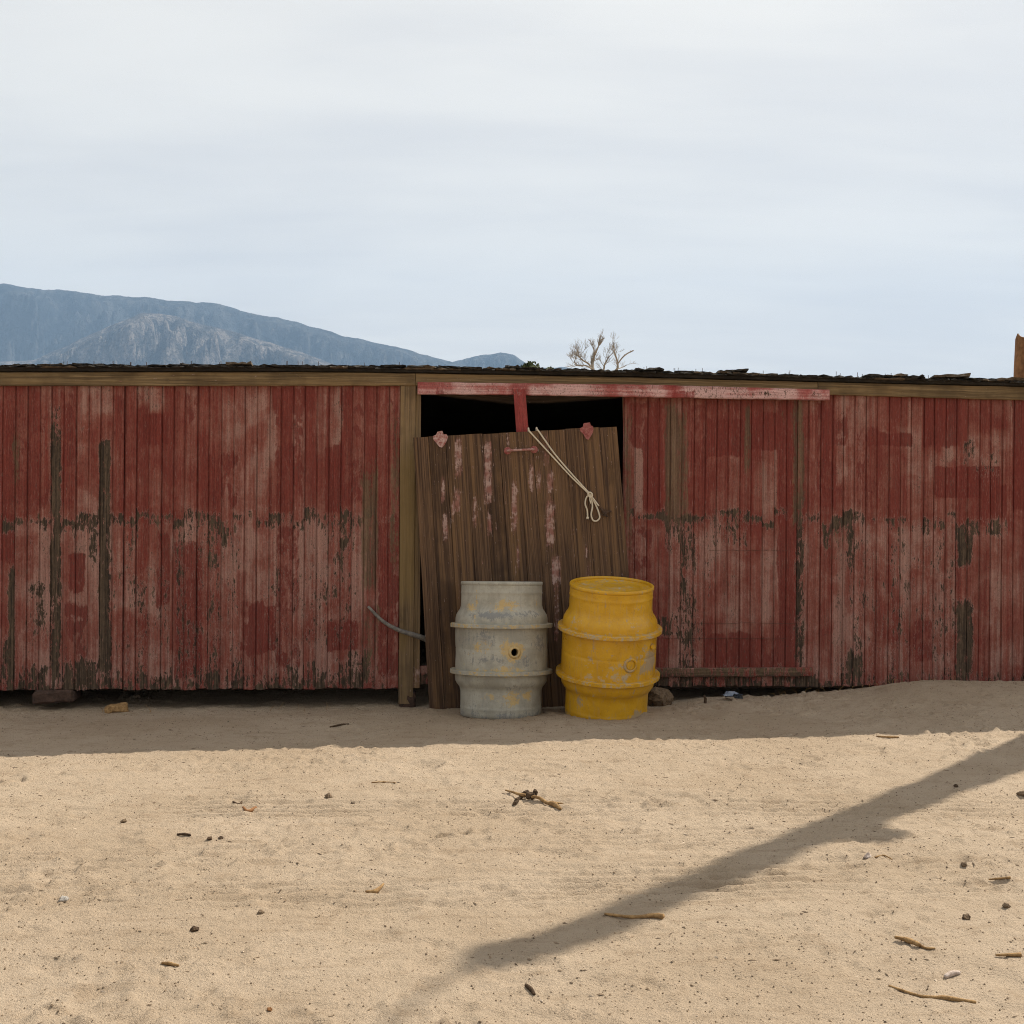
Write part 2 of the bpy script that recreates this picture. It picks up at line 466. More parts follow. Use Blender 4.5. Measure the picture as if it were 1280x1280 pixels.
def ground_zs(x, y):
    x = np.asarray(x, float); y = np.asarray(y, float)
    i = np.clip(np.searchsorted(xs, x) - 1, 0, nx - 2); j = np.clip(np.searchsorted(ys, y) - 1, 0, ny - 2)
    fx_ = (x - xs[i]) / (xs[i + 1] - xs[i]); fy_ = (y - ys[j]) / (ys[j + 1] - ys[j])
    return (Z[j, i] * (1 - fx_) + Z[j, i + 1] * fx_) * (1 - fy_) + (Z[j + 1, i] * (1 - fx_) + Z[j + 1, i + 1] * fx_) * fy_
def ground_z(x, y):
    return float(ground_zs(np.array([x]), np.array([y]))[0])

# ------------------------------------------------------------------ FAR HILLS
def rock(name, ca, cb, cc, sc):
    m, g, b = material(name)
    ps = g.pos()
    n1 = g.noise(ps, .0032 * sc, 8, .62, .3); n2 = g.noise(g.sc(ps, (1, 1, .5)), .012 * sc, 8, .68, .2); n3 = g.noise(ps, .05 * sc, 5, .7)
    col = g.mix(g.ss(n1, .40, .62), ca, cb)
    col = g.mix(g.m('MULTIPLY', g.ss(n2, .46, .60), .8), col, cc)
    col = g.mix(g.m('MULTIPLY', g.ss(n3, .48, .60), .7), col, (.045, .043, .038))
    g.put(col, b.inputs['Base Color']); b.inputs['Roughness'].default_value = 1
    b.inputs['Specular IOR Level'].default_value = 0
    g.put(g.bump(g.m('ADD', n2, g.m('MULTIPLY', n3, .5)), 1.0, 45), b.inputs['Normal'])
    return m
def ridge(name, prof, d0, d1, mat, seed, rough, x0, x1, n=420, mrow=90, back=.72):
    px = np.linspace(x0, x1, n); pr = np.array(prof, float)
    py = np.interp(px, pr[:, 0], pr[:, 1])
    hz = 640 + (px - 640) * math.tan(ROLL)
    py = py + rough * 9 * fbm(px * .05 + seed, px * 0 + seed, 4, .55)
    tan = np.maximum(hz - py, 1.0) / 1500
    j = np.linspace(0, 1, mrow)
    PX, J = np.meshgrid(px, j)
    dep = d0 + (d1 - d0) * J
    x = (PX - 640) / 1500 * dep
    up = np.where(J < back, sst(J, 0, back * 1.02) ** .8 * .35 + .65 * (J / back), 1 - .8 * sst(J, back, 1.05))
    s = (d1 - d0) / 7
    xw = x + s * .9 * fbm(x / s * .9 + seed, dep / s * .8 + 3, 3); dw = dep + s * .9 * fbm(x / s * .9 + 31, dep / s * .8 + seed, 3)
    x0_, dep0_ = x, dep; x, dep = xw, dw
    rn = 1 - np.abs(fbm(x / s * 1.3 + seed, dep / s * .9 + seed * 2, 5, .52)) * 2.0
    rn2 = 1 - np.abs(fbm(x / s * 3.9 + seed * 3, dep / s * 1.5, 4, .55)) * 2.0
    x, dep = x0_, dep0_
    env = np.minimum(J / .12, 1)
    calm = 1 - .93 * np.exp(-((J - back) / .16) ** 2)
    z = up * (.62 + calm * (.30 * (rn - .5) + .16 * (rn2 - .5))) * env
    ang = z / dep
    k = tan / ang[int(round(back * (mrow - 1)))]
    z = z * k[None, :]
    lim = tan[None, :] * (1 - .03 * np.minimum(np.abs(J - back) / .1, 1))
    z = np.where(z / dep > lim, lim * dep, z)
    z = z + H * up - 12 * (1 - env)
    V = np.stack([x, dep, z], -1).reshape(-1, 3)
    id_ = np.arange(n * mrow).reshape(mrow, n)
    fc = np.stack([id_[:-1, :-1], id_[:-1, 1:], id_[1:, 1:], id_[1:, :-1]], -1).reshape(-1, 4)
    return mk(name, V, fc, mat, smooth=True, origin=(0, 0, 0), kind='structure')
M_MTN = rock('haze_tinted_scrubby_rock', (.034, .040, .047), (.060, .066, .070), (.12, .118, .115), 1.3)  # dark scrubby rock, with some blue of the distant haze put into its colour
M_FOOT = rock('pale_foothill_rock', (.075, .075, .076), (.16, .142, .13), (.31, .27, .245), 1.5)
ridge('mountain', [(-700, 372), (-300, 340), (-120, 352), (0, 355), (30, 358), (50, 363), (70, 361), (110, 367), (180, 372), (225, 377), (262, 378), (300, 388),
                   (370, 402), (430, 420), (500, 436), (560, 451), (600, 462), (640, 476), (700, 500)], 5200, 7050, M_MTN, 3.7, .3, -700, 700)
ridge('foothill', [(-700, 470), (-300, 455), (-60, 452), (40, 450), (85, 430), (130, 410), (175, 391), (200, 391), (240, 402), (300, 417), (355, 434), (400, 449), (440, 465), (520, 500)],
      4150, 5600, M_FOOT, 9.1, .2, -700, 520, n=360, mrow=70)
ridge('hill', [(470, 500), (540, 462), (565, 451), (590, 446), (608, 442), (625, 440), (642, 444), (656, 452), (674, 459), (700, 458.5), (718, 462), (800, 475), (900, 500)], 6000, 7150,
      M_MTN, 5.3, .3, 470, 900, n=240, mrow=60)

# ------------------------------------------------------------------ paint features, measured on the photograph: (x0, x1, y0, y1, value, soft_x, soft_y)
BARE = [(63, 77, 497, 525, .55, 3, 10), (63, 77, 522, 845, 1.1, 2, 8), (123, 139, 554, 845, 1.1, 2, 4), (9, 18, 700, 862, .9, 2, 15),
        (0, 20, 790, 862, .7, 6, 25), (20, 62, 828, 862, .75, 8, 10), (76, 125, 822, 862, .75, 8, 12), (140, 240, 838, 862, .55, 8, 8),
        (240, 300, 832, 862, .7, 8, 10), (278, 306, 822, 862, .7, 5, 12), (300, 360, 842, 862, .55, 8, 8), (352, 375, 828, 862, .75, 5, 8),
        (375, 430, 832, 862, .72, 5, 8), (434, 463, 815, 862, .85, 5, 10), (463, 500, 846, 862, .55, 6, 8), (0, 500, 850, 868, .80, 3, 8), (0, 500, 838, 868, .56, 3, 14), (785, 1290, 838, 870, .55, 3, 14),
        (28, 62, 640, 662, .58, 3, 6), (36, 41, 645, 705, .62, 2, 8), (92, 120, 640, 668, .62, 3, 6), (110, 122, 650, 705, .58, 3, 10),
        (139, 150, 640, 655, .5, 3, 5), (154, 175, 640, 680, .62, 3, 8), (155, 168, 660, 745, .52, 3, 10), (183, 215, 640, 655, .5, 3, 5),
        (212, 258, 640, 656, .56, 3, 5), (258, 272, 640, 720, .62, 3, 10), (272, 288, 640, 672, .85, 3, 8), (288, 300, 640, 720, .5, 3, 10),
        (304, 315, 640, 658, .9, 2, 5), (318, 332, 640, 655, .5, 3, 5), (334, 348, 640, 668, .6, 3, 6), (350, 380, 640, 652, .5, 3, 5),
        (380, 410, 640, 662, .72, 3, 6), (405, 430, 640, 745, .56, 3, 10), (425, 450, 640, 690, .62, 3, 8),
        (0, 500, 642, 656, .74, 2, 5), (980, 1290, 645, 656, .6, 3, 4), (30, 60, 715, 800, .5, 4, 20), (163, 170, 715, 760, .62, 3, 8), (48, 62, 735, 800, .55, 4, 12),
        (220, 300, 650, 850, .40, 4, 20), (100, 112, 535, 545, .4, 2, 4), (140, 215, 700, 850, .36, 3, 30), (330, 450, 690, 830, .36, 3, 30),
        # right of the doorway
        (785, 985, 640, 652, .88, 4, 4), (832, 858, 640, 690, .6, 3, 8), (845, 872, 650, 850, .56, 4, 15), (880, 935, 645, 690, .55, 3, 10),
        (880, 890, 660, 750, .5, 3, 10), (992, 1006, 620, 850, .62, 3, 25), (1036, 1066, 641, 664, .95, 4, 6), (1056, 1067, 655, 720, .72, 3, 10),
        (1022, 1040, 645, 680, .55, 5, 8), (1075, 1150, 644, 654, .5, 3, 4), (1150, 1165, 652, 672, .6, 3, 6), (1196, 1216, 655, 705, .8, 4, 10),
        (1190, 1262, 650, 670, .62, 4, 6), (1236, 1254, 655, 673, .75, 3, 6), (1196, 1216, 745, 850, .85, 4, 15), (1180, 1196, 680, 850, .45, 4, 20),
        (1056, 1080, 820, 862, .7, 5, 12), (1040, 1180, 838, 866, .5, 5, 10), (1180, 1290, 840, 866, .5, 5, 10), (785, 1040, 846, 870, .8, 4, 5),
        (1205, 1222, 545, 575, .55, 4, 6), (1216, 1250, 560, 600, .42, 5, 8), (820, 880, 770, 800, .6, 6, 8), (1060, 1190, 660, 840, .34, 4, 30)]
FRESH = [(180, 214, 516, 556, .8, 2, 3), (75, 96, 485, 640, .5, 3, 15), (0, 62, 500, 640, .42, 4, 30), (218, 254, 676, 850, .75, 8, 12), (84, 106, 690, 745, .7, 6, 10),
         (340, 395, 482, 520, .6, 3, 12), (345, 380, 500, 640, .5, 3, 30), (405, 428, 556, 642, .85, 3, 10), (310, 346, 755, 816, .8, 3, 4), (298, 330, 748, 850, .5, 3, 10),
         (408, 450, 776, 812, .8, 2, 6), (0, 18, 640, 705, .6, 3, 6), (425, 500, 482, 640, .42, 4, 30), (140, 180, 490, 560, .45, 3, 20), (196, 214, 660, 760, .6, 3, 15),
         (230, 250, 490, 560, .4, 3, 15), (255, 300, 560, 640, .4, 4, 20), (78, 110, 750, 845, .5, 5, 20), (345, 375, 650, 840, .45, 3, 30), (470, 500, 640, 850, .6, 3, 20),
         (786, 830, 500, 560, .55, 3, 8), (804, 830, 550, 640, .7, 3, 10), (885, 930, 524, 572, .85, 3, 5), (930, 978, 512, 563, .8, 3, 6), (972, 998, 500, 850, .72, 3, 12),
         (862, 885, 500, 640, .5, 3, 20), (1152, 1202, 490, 562, .75, 3, 8), (1168, 1250, 582, 624, 1.0, 3, 5), (1228, 1258, 604, 650, .8, 4, 6), (1264, 1290, 490, 640, .7, 4, 20),
         (1085, 1140, 539, 557, .75, 3, 3), (1020, 1045, 500, 640, .55, 3, 20), (1045, 1060, 510, 560, .5, 3, 10), (1070, 1100, 530, 640, .45, 4, 20), (880, 1000, 790, 838, .6, 8, 10),
         (1140, 1165, 770, 830, .6, 6, 12), (785, 815, 650, 850, .45, 3, 20)]
FADE = [(170, 208, 480, 514, .55, 3, 4), (100, 140, 482, 520, .25, 4, 8), (306, 330, 482, 540, .3, 3, 10), (332, 348, 514, 575, .5, 3, 6), (316, 334, 560, 640, .3, 3, 10),
        (393, 408, 486, 560, .35, 3, 10), (412, 424, 486, 570, .42, 3, 10), (424, 430, 500, 542, .75, 2, 6), (364, 380, 500, 560, .3, 3, 8),
        (0, 500, 655, 850, .27, 3, 12), (198, 262, 652, 700, .42, 8, 12), (140, 172, 650, 765, .28, 4, 20), (45, 62, 650, 720, .4, 3, 20), (95, 123, 650, 720, .3, 3, 20),
        (258, 300, 655, 850, .2, 3, 20), (383, 410, 655, 760, .5, 3, 20), (285, 345, 660, 740, .2, 5, 20), (375, 432, 740, 840, .22, 4, 20), (18, 62, 715, 800, .2, 4, 20),
        (208, 212, 525, 555, .6, 2, 5), (793, 803, 560, 640, .6, 2, 10), (943, 958, 566, 642, .32, 2, 3), (958, 972, 566, 642, .28, 2, 3), (888, 902, 648, 700, .6, 3, 12),
        (785, 1290, 655, 850, .2, 3, 20), (1045, 1058, 490, 600, .45, 3, 10), (1134, 1152, 500, 700, .4, 3, 20), (1178, 1192, 545, 580, .6, 3, 6), (1160, 1185, 560, 600, .35, 5, 12),
        (1186, 1264, 540, 582, .3, 6, 10), (1040, 1054, 662, 850, .6, 3, 15), (1095, 1110, 655, 850, .3, 3, 15), (1120, 1134, 655, 850, .35, 3, 15), (1080, 1092, 655, 800, .3, 3, 15),
        (916, 932, 700, 780, .35, 3, 15), (875, 890, 650, 780, .3, 3, 15), (1215, 1262, 660, 780, .22, 5, 15), (1262, 1275, 490, 560, .4, 3, 10), (1160, 1176, 660, 840, .3, 3, 20)]
STAIN = [(452, 472, 585, 740, .8, 4, 12), (488, 500, 515, 705, .6, 3, 20), (10, 25, 528, 610, .5, 5, 15), (832, 846, 500, 652, .95, 2, 8), (846, 860, 505, 652, .75, 3, 15),
         (929, 938, 500, 592, .8, 2, 8), (990, 1006, 500, 660, .75, 3, 10), (780, 790, 500, 700, .6, 3, 20), (905, 920, 500, 520, .5, 3, 8), (1030, 1062, 655, 690, .5, 6, 12),
         (452, 475, 735, 850, .5, 5, 20), (972, 985, 500, 530, .4, 3, 8)]
DOOR_PAINT = [(568, 578, 550, 592, .95, 3, 4), (604, 615, 555, 626, 1.0, 3, 5), (552, 558, 600, 622, 1.0, 3, 4), (554, 562, 645, 672, 1.0, 3, 5), (567, 576, 616, 634, 1.05, 3, 4),
              (590, 596, 625, 655, .85, 3, 6), (563, 568, 630, 648, .9, 3, 4), (608, 615, 646, 664, 1.0, 3, 4), (639, 647, 605, 660, 1.0, 3, 6), (645, 650, 685, 708, .9, 3, 5),
              (661, 668, 585, 610, 1.0, 3, 4), (671, 678, 590, 612, .85, 3, 4), (680, 688, 560, 578, .8, 3, 4), (684, 692, 590, 616, 1.0, 3, 5), (683, 694, 630, 678, 1.0, 3, 5),
              (690, 701, 700, 728, 1.05, 3, 5), (730, 735, 685, 695, .8, 3, 3), (680, 686, 543, 560, .7, 3, 5), (632, 638, 545, 556, .6, 3, 4), (693, 700, 740, 800, .6, 3, 8),
              (733, 737, 705, 725, .7, 3, 5), (628, 690, 548, 580, .16, 8, 8), (540, 700, 550, 660, .05, 10, 10)]
FASCIA_PAINT = [(540, 600, 466, 478, .1, 8, 3)]
LINTEL_FADE = [(522, 640, 476, 500, .35, 10, 4), (560, 640, 476, 483, .5, 8, 3), (660, 760, 480, 500, .5, 10, 4), (770, 830, 480, 500, .45, 10, 4), (850, 940, 480, 502, .75, 10, 4),
               (935, 1000, 484, 504, .6, 10, 4), (1000, 1040, 486, 504, .3, 8, 4)]
STAIN = [(x0, x1, y0, y1, v, sx * 1.2, sy * 3.5 + 10) for (x0, x1, y0, y1, v, sx, sy) in STAIN]
DOOR_PAINT = [(x0 + .5, x1 - 1.0, y0 - 3, y1 + 3, v * .78, sx * 1.3, 14 + sy) if v > .3 else (x0, x1, y0, y1, v, sx, sy) for (x0, x1, y0, y1, v, sx, sy) in DOOR_PAINT]
BARE = [(x0, x1, y0, y1, min(v, .92) * .92, sx * 1.3 + 2.5, sy * 1.9) for (x0, x1, y0, y1, v, sx, sy) in BARE]
def feat(lst, px, py):
    f = np.zeros_like(px)
    for (x0, x1, y0, y1, v, sx, sy) in lst:
        a = sst(px, x0 - sx * .5, x0 + sx * .5) * (1 - sst(px, x1 - sx * .5, x1 + sx * .5))
        c = sst(py, y0 - sy * .5, y0 + sy * .5) * (1 - sst(py, y1 - sy * .5, y1 + sy * .5))
        f = np.maximum(f, a * c * v)
    return f

def board(name, BL, BR, TR, TL, thick, nrm, rows, mat, parent, feats=None, bev=.006, gap=None, cols=1, rag=0.0, cup=.0006, along='z', tongue=False, **k):
    """a sawn board: bevelled section swept from bottom to top (or left to right), with grain coordinates"""
    if along == 'x':
        BL, BR, TR, TL = BR, TR, TL, BL      # sweep along the length, width becomes vertical
    if gap is None: gap = random.choice([.001, .0015, .0015, .002, .0035])
    ts = np.linspace(0, 1, rows + 1)
    off = random.uniform(0, 50); off2 = random.uniform(0, 50)
    V = []; WP = []
    Wd = (BR - BL).length; Ln = (TL - BL).length
    prof = [(gap, thick), (gap, bev * 1.1), (bev, 0), *[(bev + (Wd - 2 * bev) * c / (cols + 1), -cup) for c in range(1, cols + 1)], (Wd - bev, 0), (Wd - gap, bev * 1.1), (Wd - gap, thick)]
    if tongue:
        prof = [(-.004, thick), (-.004, bev * 1.6), (gap, bev * 1.5), (bev, 0), *[(bev + (Wd - 2 * bev) * c / (cols + 1), -cup) for c in range(1, cols + 1)], (Wd - bev, 0), (Wd - gap, bev * 1.3), (Wd - .005, thick)]
    np_ = len(prof)
    j = [random.uniform(-1, 1) for _ in range(np_)]
    wig = random.uniform(0, 9); bow = random.uniform(-.004, .004)
    for t in ts:
        A, B2 = L3(BL, TL, t), L3(BR, TR, t)
        d = (B2 - A); wl = d.length; d = d / wl
        ld = (TL - BL).normalized()
        for i, (s, dp) in enumerate(prof):
            e = Vector((0, 0, 0))
            if t == 0 and rag: e = ld * (j[i] * rag)
            V.append(A + d * (s * wl / Wd + .0008 * math.sin(t * 7 + wig)) - nrm * (dp + bow * math.sin(t * 3.14)) + e)
            WP.append((off + s, off2, off + t * Ln))
    faces = []
    for r in range(rows):
        for i in range(np_):
            a = r * np_ + i; c = r * np_ + (i + 1) % np_
            faces.append((a, c, c + np_, a + np_))
    faces.append(tuple(range(np_))[::-1]); faces.append(tuple(rows * np_ + i for i in range(np_)))
    V = np.array([tuple(v) for v in V])
    at = {'wp': np.array(WP)}
    px, py = to_px(V)
    jy = random.gauss(0, 5); jx = random.uniform(-1.2, 1.2); jb = random.uniform(.68, 1.18)
    for an, lst in (feats or {}).items():
        at[an] = feat(lst, px + jx, py + (jy if an in ('bare', 'fade') else 0)) * (jb if an == 'bare' else 1)
    return mk(name, V, faces, mat, parent, at, **k)

RF = {'bare': BARE, 'fresh': FRESH, 'fade': FADE, 'stain': STAIN}

# ------------------------------------------------------------------ THE SHED
shed = empty('shed', O, TH, label='long low shed of flaking red vertical planks under a crumbling black shingle roof', cat='shed')
ctl_bot = [(-300, 863), (0, 862), (500, 860), (780, 857), (1040, 858), (1280, 855), (1500, 853)]
ctl_top = [(-300, 478), (0, 478), (500, 478), (780, 484), (1040, 488), (1280, 494), (1500, 502)]
def zline(ctl):
    pts = [wall(*c) for c in ctl]
    us = [wu(p) for p in pts]; zs = [p.z for p in pts]
    return lambda u: float(np.interp(u, us, zs))
zb, zt = zline(ctl_bot), zline(ctl_top)
PITCH = .0812
u_first = wu(wall(2.8, 670)); u_post = wu(wall(499.5, 670)); u_r0 = wu(wall(779, 670)); u_rend = wu(wall(1280, 670))
def plank_run(ua, ub, n, extra=0.0):
    e = np.linspace(ua, ub, n + 1)
    e[1:-1] += rng.uniform(-.005, .005, n - 1)
    for i in range(n):
        o = random.uniform(-.0025, .0035) + extra; o2 = o + random.uniform(-.003, .003)
        a, c = e[i], e[i + 1]
        if random.random() < .12: c -= .004
        z0a = zb((a + c) / 2) + random.uniform(-.006, .006)
        z1 = zt((a + c) / 2)
        board('plank', wpt(a, z0a, o), wpt(c, z0a, o2), wpt(c, z1, o2 + random.uniform(-.002, .002)), wpt(a, z1, o), .02, N, 46, M_RED, shed, RF, rag=.006, bev=.0055, tongue=True, cols=3)
n1_ = round((u_post - u_first) / PITCH)
U0 = u_first - PITCH * 14
plank_run(U0, u_first, 14)
plank_run(u_first, u_post, n1_)
n2_ = round((u_rend - u_r0) / PITCH)
plank_run(u_r0, u_rend, n2_)
U1 = u_rend + PITCH * 18
plank_run(u_rend, U1, 18)

# post, jamb, fascia, lintel
def quadboard(name, pl, thick, out, mat, rows, along='z', feats=None, **k):
    P = [wall(x, y, out) for x, y in pl]           # BL BR TR TL
    return board(name, *P, thick, N, rows, mat, shed, feats, along=along, **k)
NOP = {'paint': [], 'stain': []}
quadboard('post', [(498, 880), (516.5, 880), (520.5, 476), (500.5, 476)], .05, .022, M_POST, 24, feats={'paint': [], 'stain': [(498, 522, 560, 760, .8, 3, 60), (498, 512, 780, 815, .7, 3, 12)]}, bev=.004)
quadboard('jamb', [(514, 860), (525, 860), (526.5, 478), (520.5, 478)], .04, .008, M_POST, 20, feats={'paint': [(512, 530, 835, 860, .5, 4, 8)], 'stain': []}, bev=.003)
quadboard('jamb', [(789, 855), (796, 855), (785, 496), (778, 496)], .03, -.025, M_POST, 12, feats=NOP, bev=.003)
def longboard(name, xs_, top, bot, thick, out, mat, feats, bev=.004):
    """a horizontal board that follows a slightly sagging line"""
    V = []; WP = []; off = random.uniform(0, 40)
    xt = [p[0] for p in top]; yt = [p[1] for p in top]; xb = [p[0] for p in bot]; yb = [p[1] for p in bot]
    for x in xs_:
        jt = random.uniform(-.25, .25); jb = random.uniform(-.35, .35)
        T = wall(x, np.interp(x, xt, yt) + jt, out); B_ = wall(x, np.interp(x, xb, yb) + jb, out)
        hgt = (T - B_).length; up = (T - B_) / hgt
        for (s, dp) in [(0, thick), (0, bev), (bev, 0), (hgt * .5, -.001), (hgt - bev, 0), (hgt, bev), (hgt, thick)]:
            V.append(B_ + up * s - N * dp)
            WP.append((off + s, off, off + wu(T)))
    n = 7; faces = []
    for r in range(len(xs_) - 1):
        for i in range(n):
            a = r * n + i; c = r * n + (i + 1) % n
            faces.append((a, a + n, c + n, c))
    faces.append(tuple(range(n))); faces.append(tuple((len(xs_) - 1) * n + i for i in range(n))[::-1])
    V = np.array([tuple(v) for v in V]); px, py = to_px(V)
    at = {'wp': np.array(WP)}
    for an, lst in feats.items(): at[an] = feat(lst, px, py)
    return mk(name, V, faces, mat, shed, at)
FT = [(-300, 465.5), (0, 465), (380, 465), (520, 466.5), (780, 471.5), (1022, 477.5), (1280, 483.5), (1500, 489)]
FB = [(-300, 482.5), (0, 482), (500, 482), (780, 485.5), (1022, 493), (1280, 500), (1500, 506)]
longboard('fascia_board', np.linspace(-230, 519, 60), FT, FB, .03, .030, M_FASCIA, {'paint': FASCIA_PAINT, 'stain': []})
longboard('fascia_board', np.linspace(519.6, 1022, 44), FT, FB, .03, .030, M_FASCIA, {'paint': FASCIA_PAINT, 'stain': []})
longboard('fascia_board', np.linspace(1023, 1470, 44), FT, FB, .03, .031, M_FASCIA, {'paint': [], 'stain': []})
longboard('lintel', np.linspace(522, 1037, 70), [(522, 477.5), (820, 481), (1037, 487)], [(522, 492.5), (640, 493.5), (820, 496.5), (1037, 500.5)], .035, .068, M_TRIM,
          {'bare': [(940, 975, 488, 496, .45, 5, 3), (930, 950, 488, 494, .5, 4, 3), (1005, 1037, 488, 496, .4, 5, 3)], 'fresh': [(840, 870, 484, 500, .6, 6, 4), (530, 560, 476, 494, .4, 6, 4)], 'fade': LINTEL_FADE, 'stain': []})
# foot rail under the right run, horizontal battens' ghost line, sill
longboard('foot_rail', np.linspace(806, 1016, 30), [(806, 835.5), (1016, 834.5)], [(806, 846.5), (1016, 845.5)], .03, .034, M_RED,
          {'bare': [(806, 1016, 834, 848, .58, 6, 3)], 'fresh': [], 'fade': [(830, 980, 834, 839, .4, 6, 4)], 'stain': [(806, 1016, 834, 848, .6, 6, 3)]})
longboard('sill_board', np.linspace(800, 1280, 30), [(800, 850), (1280, 848)], [(800, 861), (1280, 858)], .03, -.026, M_DARKW, {'paint': [], 'stain': []})
longboard('sill_board', np.linspace(-230, 498, 30), [(-230, 846), (498, 846)], [(-230, 863), (498, 861)], .03, -.026, M_DARKW, {'paint': [], 'stain': []})
# beam sagging inside the door head
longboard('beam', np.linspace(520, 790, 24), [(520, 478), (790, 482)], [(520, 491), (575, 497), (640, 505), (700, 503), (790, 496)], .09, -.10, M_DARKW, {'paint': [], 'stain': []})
quadboard('hanging_batten', [(647, 560), (663, 559), (656.5, 484), (641, 485)], .018, .090, M_TRIM, 12,
          feats={'bare': [(640, 658, 480, 487, .5, 3, 3)], 'fresh': [(640, 668, 486, 562, 1.2, 2, 3)], 'fade': [], 'stain': []}, bev=.003)
quadboard('rail_end', [(519, 856), (535, 855), (535, 832), (521, 833)], .03, -.01, M_RED, 4,
          feats={'bare': [(518, 540, 840, 860, .55, 3, 4)], 'fresh': [], 'fade': [(525, 540, 830, 842, .9, 3, 4)], 'stain': []}, bev=.003)
# foundation blocks
def boxv(c, ex, ey, ez, u=U, n=N, jit=0.0):
    up = Vector((0, 0, 1)); V = []
    for sz in (-1, 1):
        for sx, sy in ((-1, -1), (1, -1), (1, 1), (-1, 1)):
            V.append(c + u * (sx * ex / 2) + n * (sy * ey / 2) + up * (sz * ez / 2) + Vector((random.uniform(-jit, jit), random.uniform(-jit, jit), random.uniform(-jit, jit))))
    return V, [(3, 2, 1, 0), (4, 5, 6, 7), (0, 1, 5, 4), (1, 2, 6, 5), (2, 3, 7, 6), (3, 0, 4, 7)]
def rough_block(name, c, ex, ey, ez, mat, parent=None, rot=0.0, tilt=0.0, seed=0, cuts=3, amp=.01, bevel=.015, **k):
    bm = bmesh.new(); bmesh.ops.create_cube(bm, size=1)
    for v in bm.verts: v.co = Vector((v.co.x * ex, v.co.y * ey, v.co.z * ez))
    bmesh.ops.bevel(bm, geom=bm.edges[:], offset=bevel, segments=1, affect='EDGES')
    bmesh.ops.subdivide_edges(bm, edges=bm.edges[:], cuts=cuts, use_grid_fill=True)
    rs = random.Random(seed)
    ox, oy = rs.uniform(0, 99), rs.uniform(0, 99)
    s = 3.0 / max(ex, ey, ez)
    for v in bm.verts:
        v.co += Vector((float(fbm(v.co.y * s + ox, v.co.z * s + oy, 2)), float(fbm(v.co.x * s + oy, v.co.z * s + ox, 2)), float(fbm(v.co.x * s + ox + 9, v.co.y * s + oy, 2)))) * amp
    bmesh.ops.triangulate(bm, faces=[f for f in bm.faces if len(f.verts) > 4])
    M = Matrix.Translation(c) @ Matrix.Rotation(rot, 4, 'Z') @ Matrix.Rotation(tilt, 4, 'Y')
    V = [tuple(M @ v.co) for v in bm.verts]; Fc = [[v.index for v in f.verts] for f in bm.faces]
    bm.free()
    return mk(name, V, Fc, mat, parent, smooth=False, **k)
cb = wall(67, 866, .0); cb.z = wall(67, 868, 0).z
rough_block('foundation_block', cb - N * .07 - Vector((0, 0, .012)), .27, .22, .085, M_BLOCK, shed, rot=TH, seed=4, amp=.02)
cb = wall(509, 877, .0)
rough_block('foundation_block', cb - N * .03 + Vector((0, 0, -.01)), .11, .10, .16, M_BLOCK, shed, rot=TH, seed=6, amp=.015)
for pxk in (-160, 300, 930, 1390):
    cb = wall(pxk, 872, -1.3)
    rough_block('foundation_block', cb, .3, .2, .22, M_BLOCK, shed, rot=TH, seed=int(pxk + 500), amp=.02)

# scratch lines along the right run, added as thin dark tubes
def tube(path, r, n=6, closed=False, taper=None):
    """tube mesh along points; r number or list"""
    P = [Vector(p) for p in path]; V = []; Fc = []
    rr = r if isinstance(r, (list, tuple, np.ndarray)) else [r] * len(P)
    prev = None
    for i, p in enumerate(P):
        t = (P[min(i + 1, len(P) - 1)] - P[max(i - 1, 0)]).normalized()
        if prev is None:
            a = t.orthogonal().normalized()
        else:
            a = (prev - t * prev.dot(t)).normalized()
        prev = a; b_ = t.cross(a)
        for k in range(n):
            an = 2 * math.pi * k / n
            V.append(tuple(p + (a * math.cos(an) + b_ * math.sin(an)) * rr[i]))
    for i in range(len(P) - 1):
        for k in range(n):
            a = i * n + k; c = i * n + (k + 1) % n
            Fc.append((a, c, c + n, a + n))
    Fc.append(tuple(range(n))[::-1]); Fc.append(tuple((len(P) - 1) * n + k for k in range(n)))
    return V, Fc
def join(parts):
    V = []; Fc = []
    for v, f in parts:
        o = len(V); V += list(v); Fc += [tuple(i + o for i in q) for q in f]
    return V, Fc
def spline(pts, n):
    P = [Vector(p) for p in pts]; out = []
    for i in range(len(P) - 1):
        p0, p1, p2, p3 = P[max(i - 1, 0)], P[i], P[i + 1], P[min(i + 2, len(P) - 1)]
        for k in range(n):
            t = k / n
            out.append(.5 * ((2 * p1) + (p2 - p0) * t + (2 * p0 - 5 * p1 + 4 * p2 - p3) * t * t + (3 * p1 - p0 - 3 * p2 + p3) * t ** 3))
    out.append(P[-1]); return out
for (xa, xb_, yy) in ((845, 1002, 779), (828, 985, 798), (886, 985, 688)):
    pts = [wall(x, yy + random.uniform(-.7, .7), .006) for x in np.linspace(xa, xb_, 14)]
    mk('scratch_line', *tube(pts, .0011, 5), M_IRON, shed)

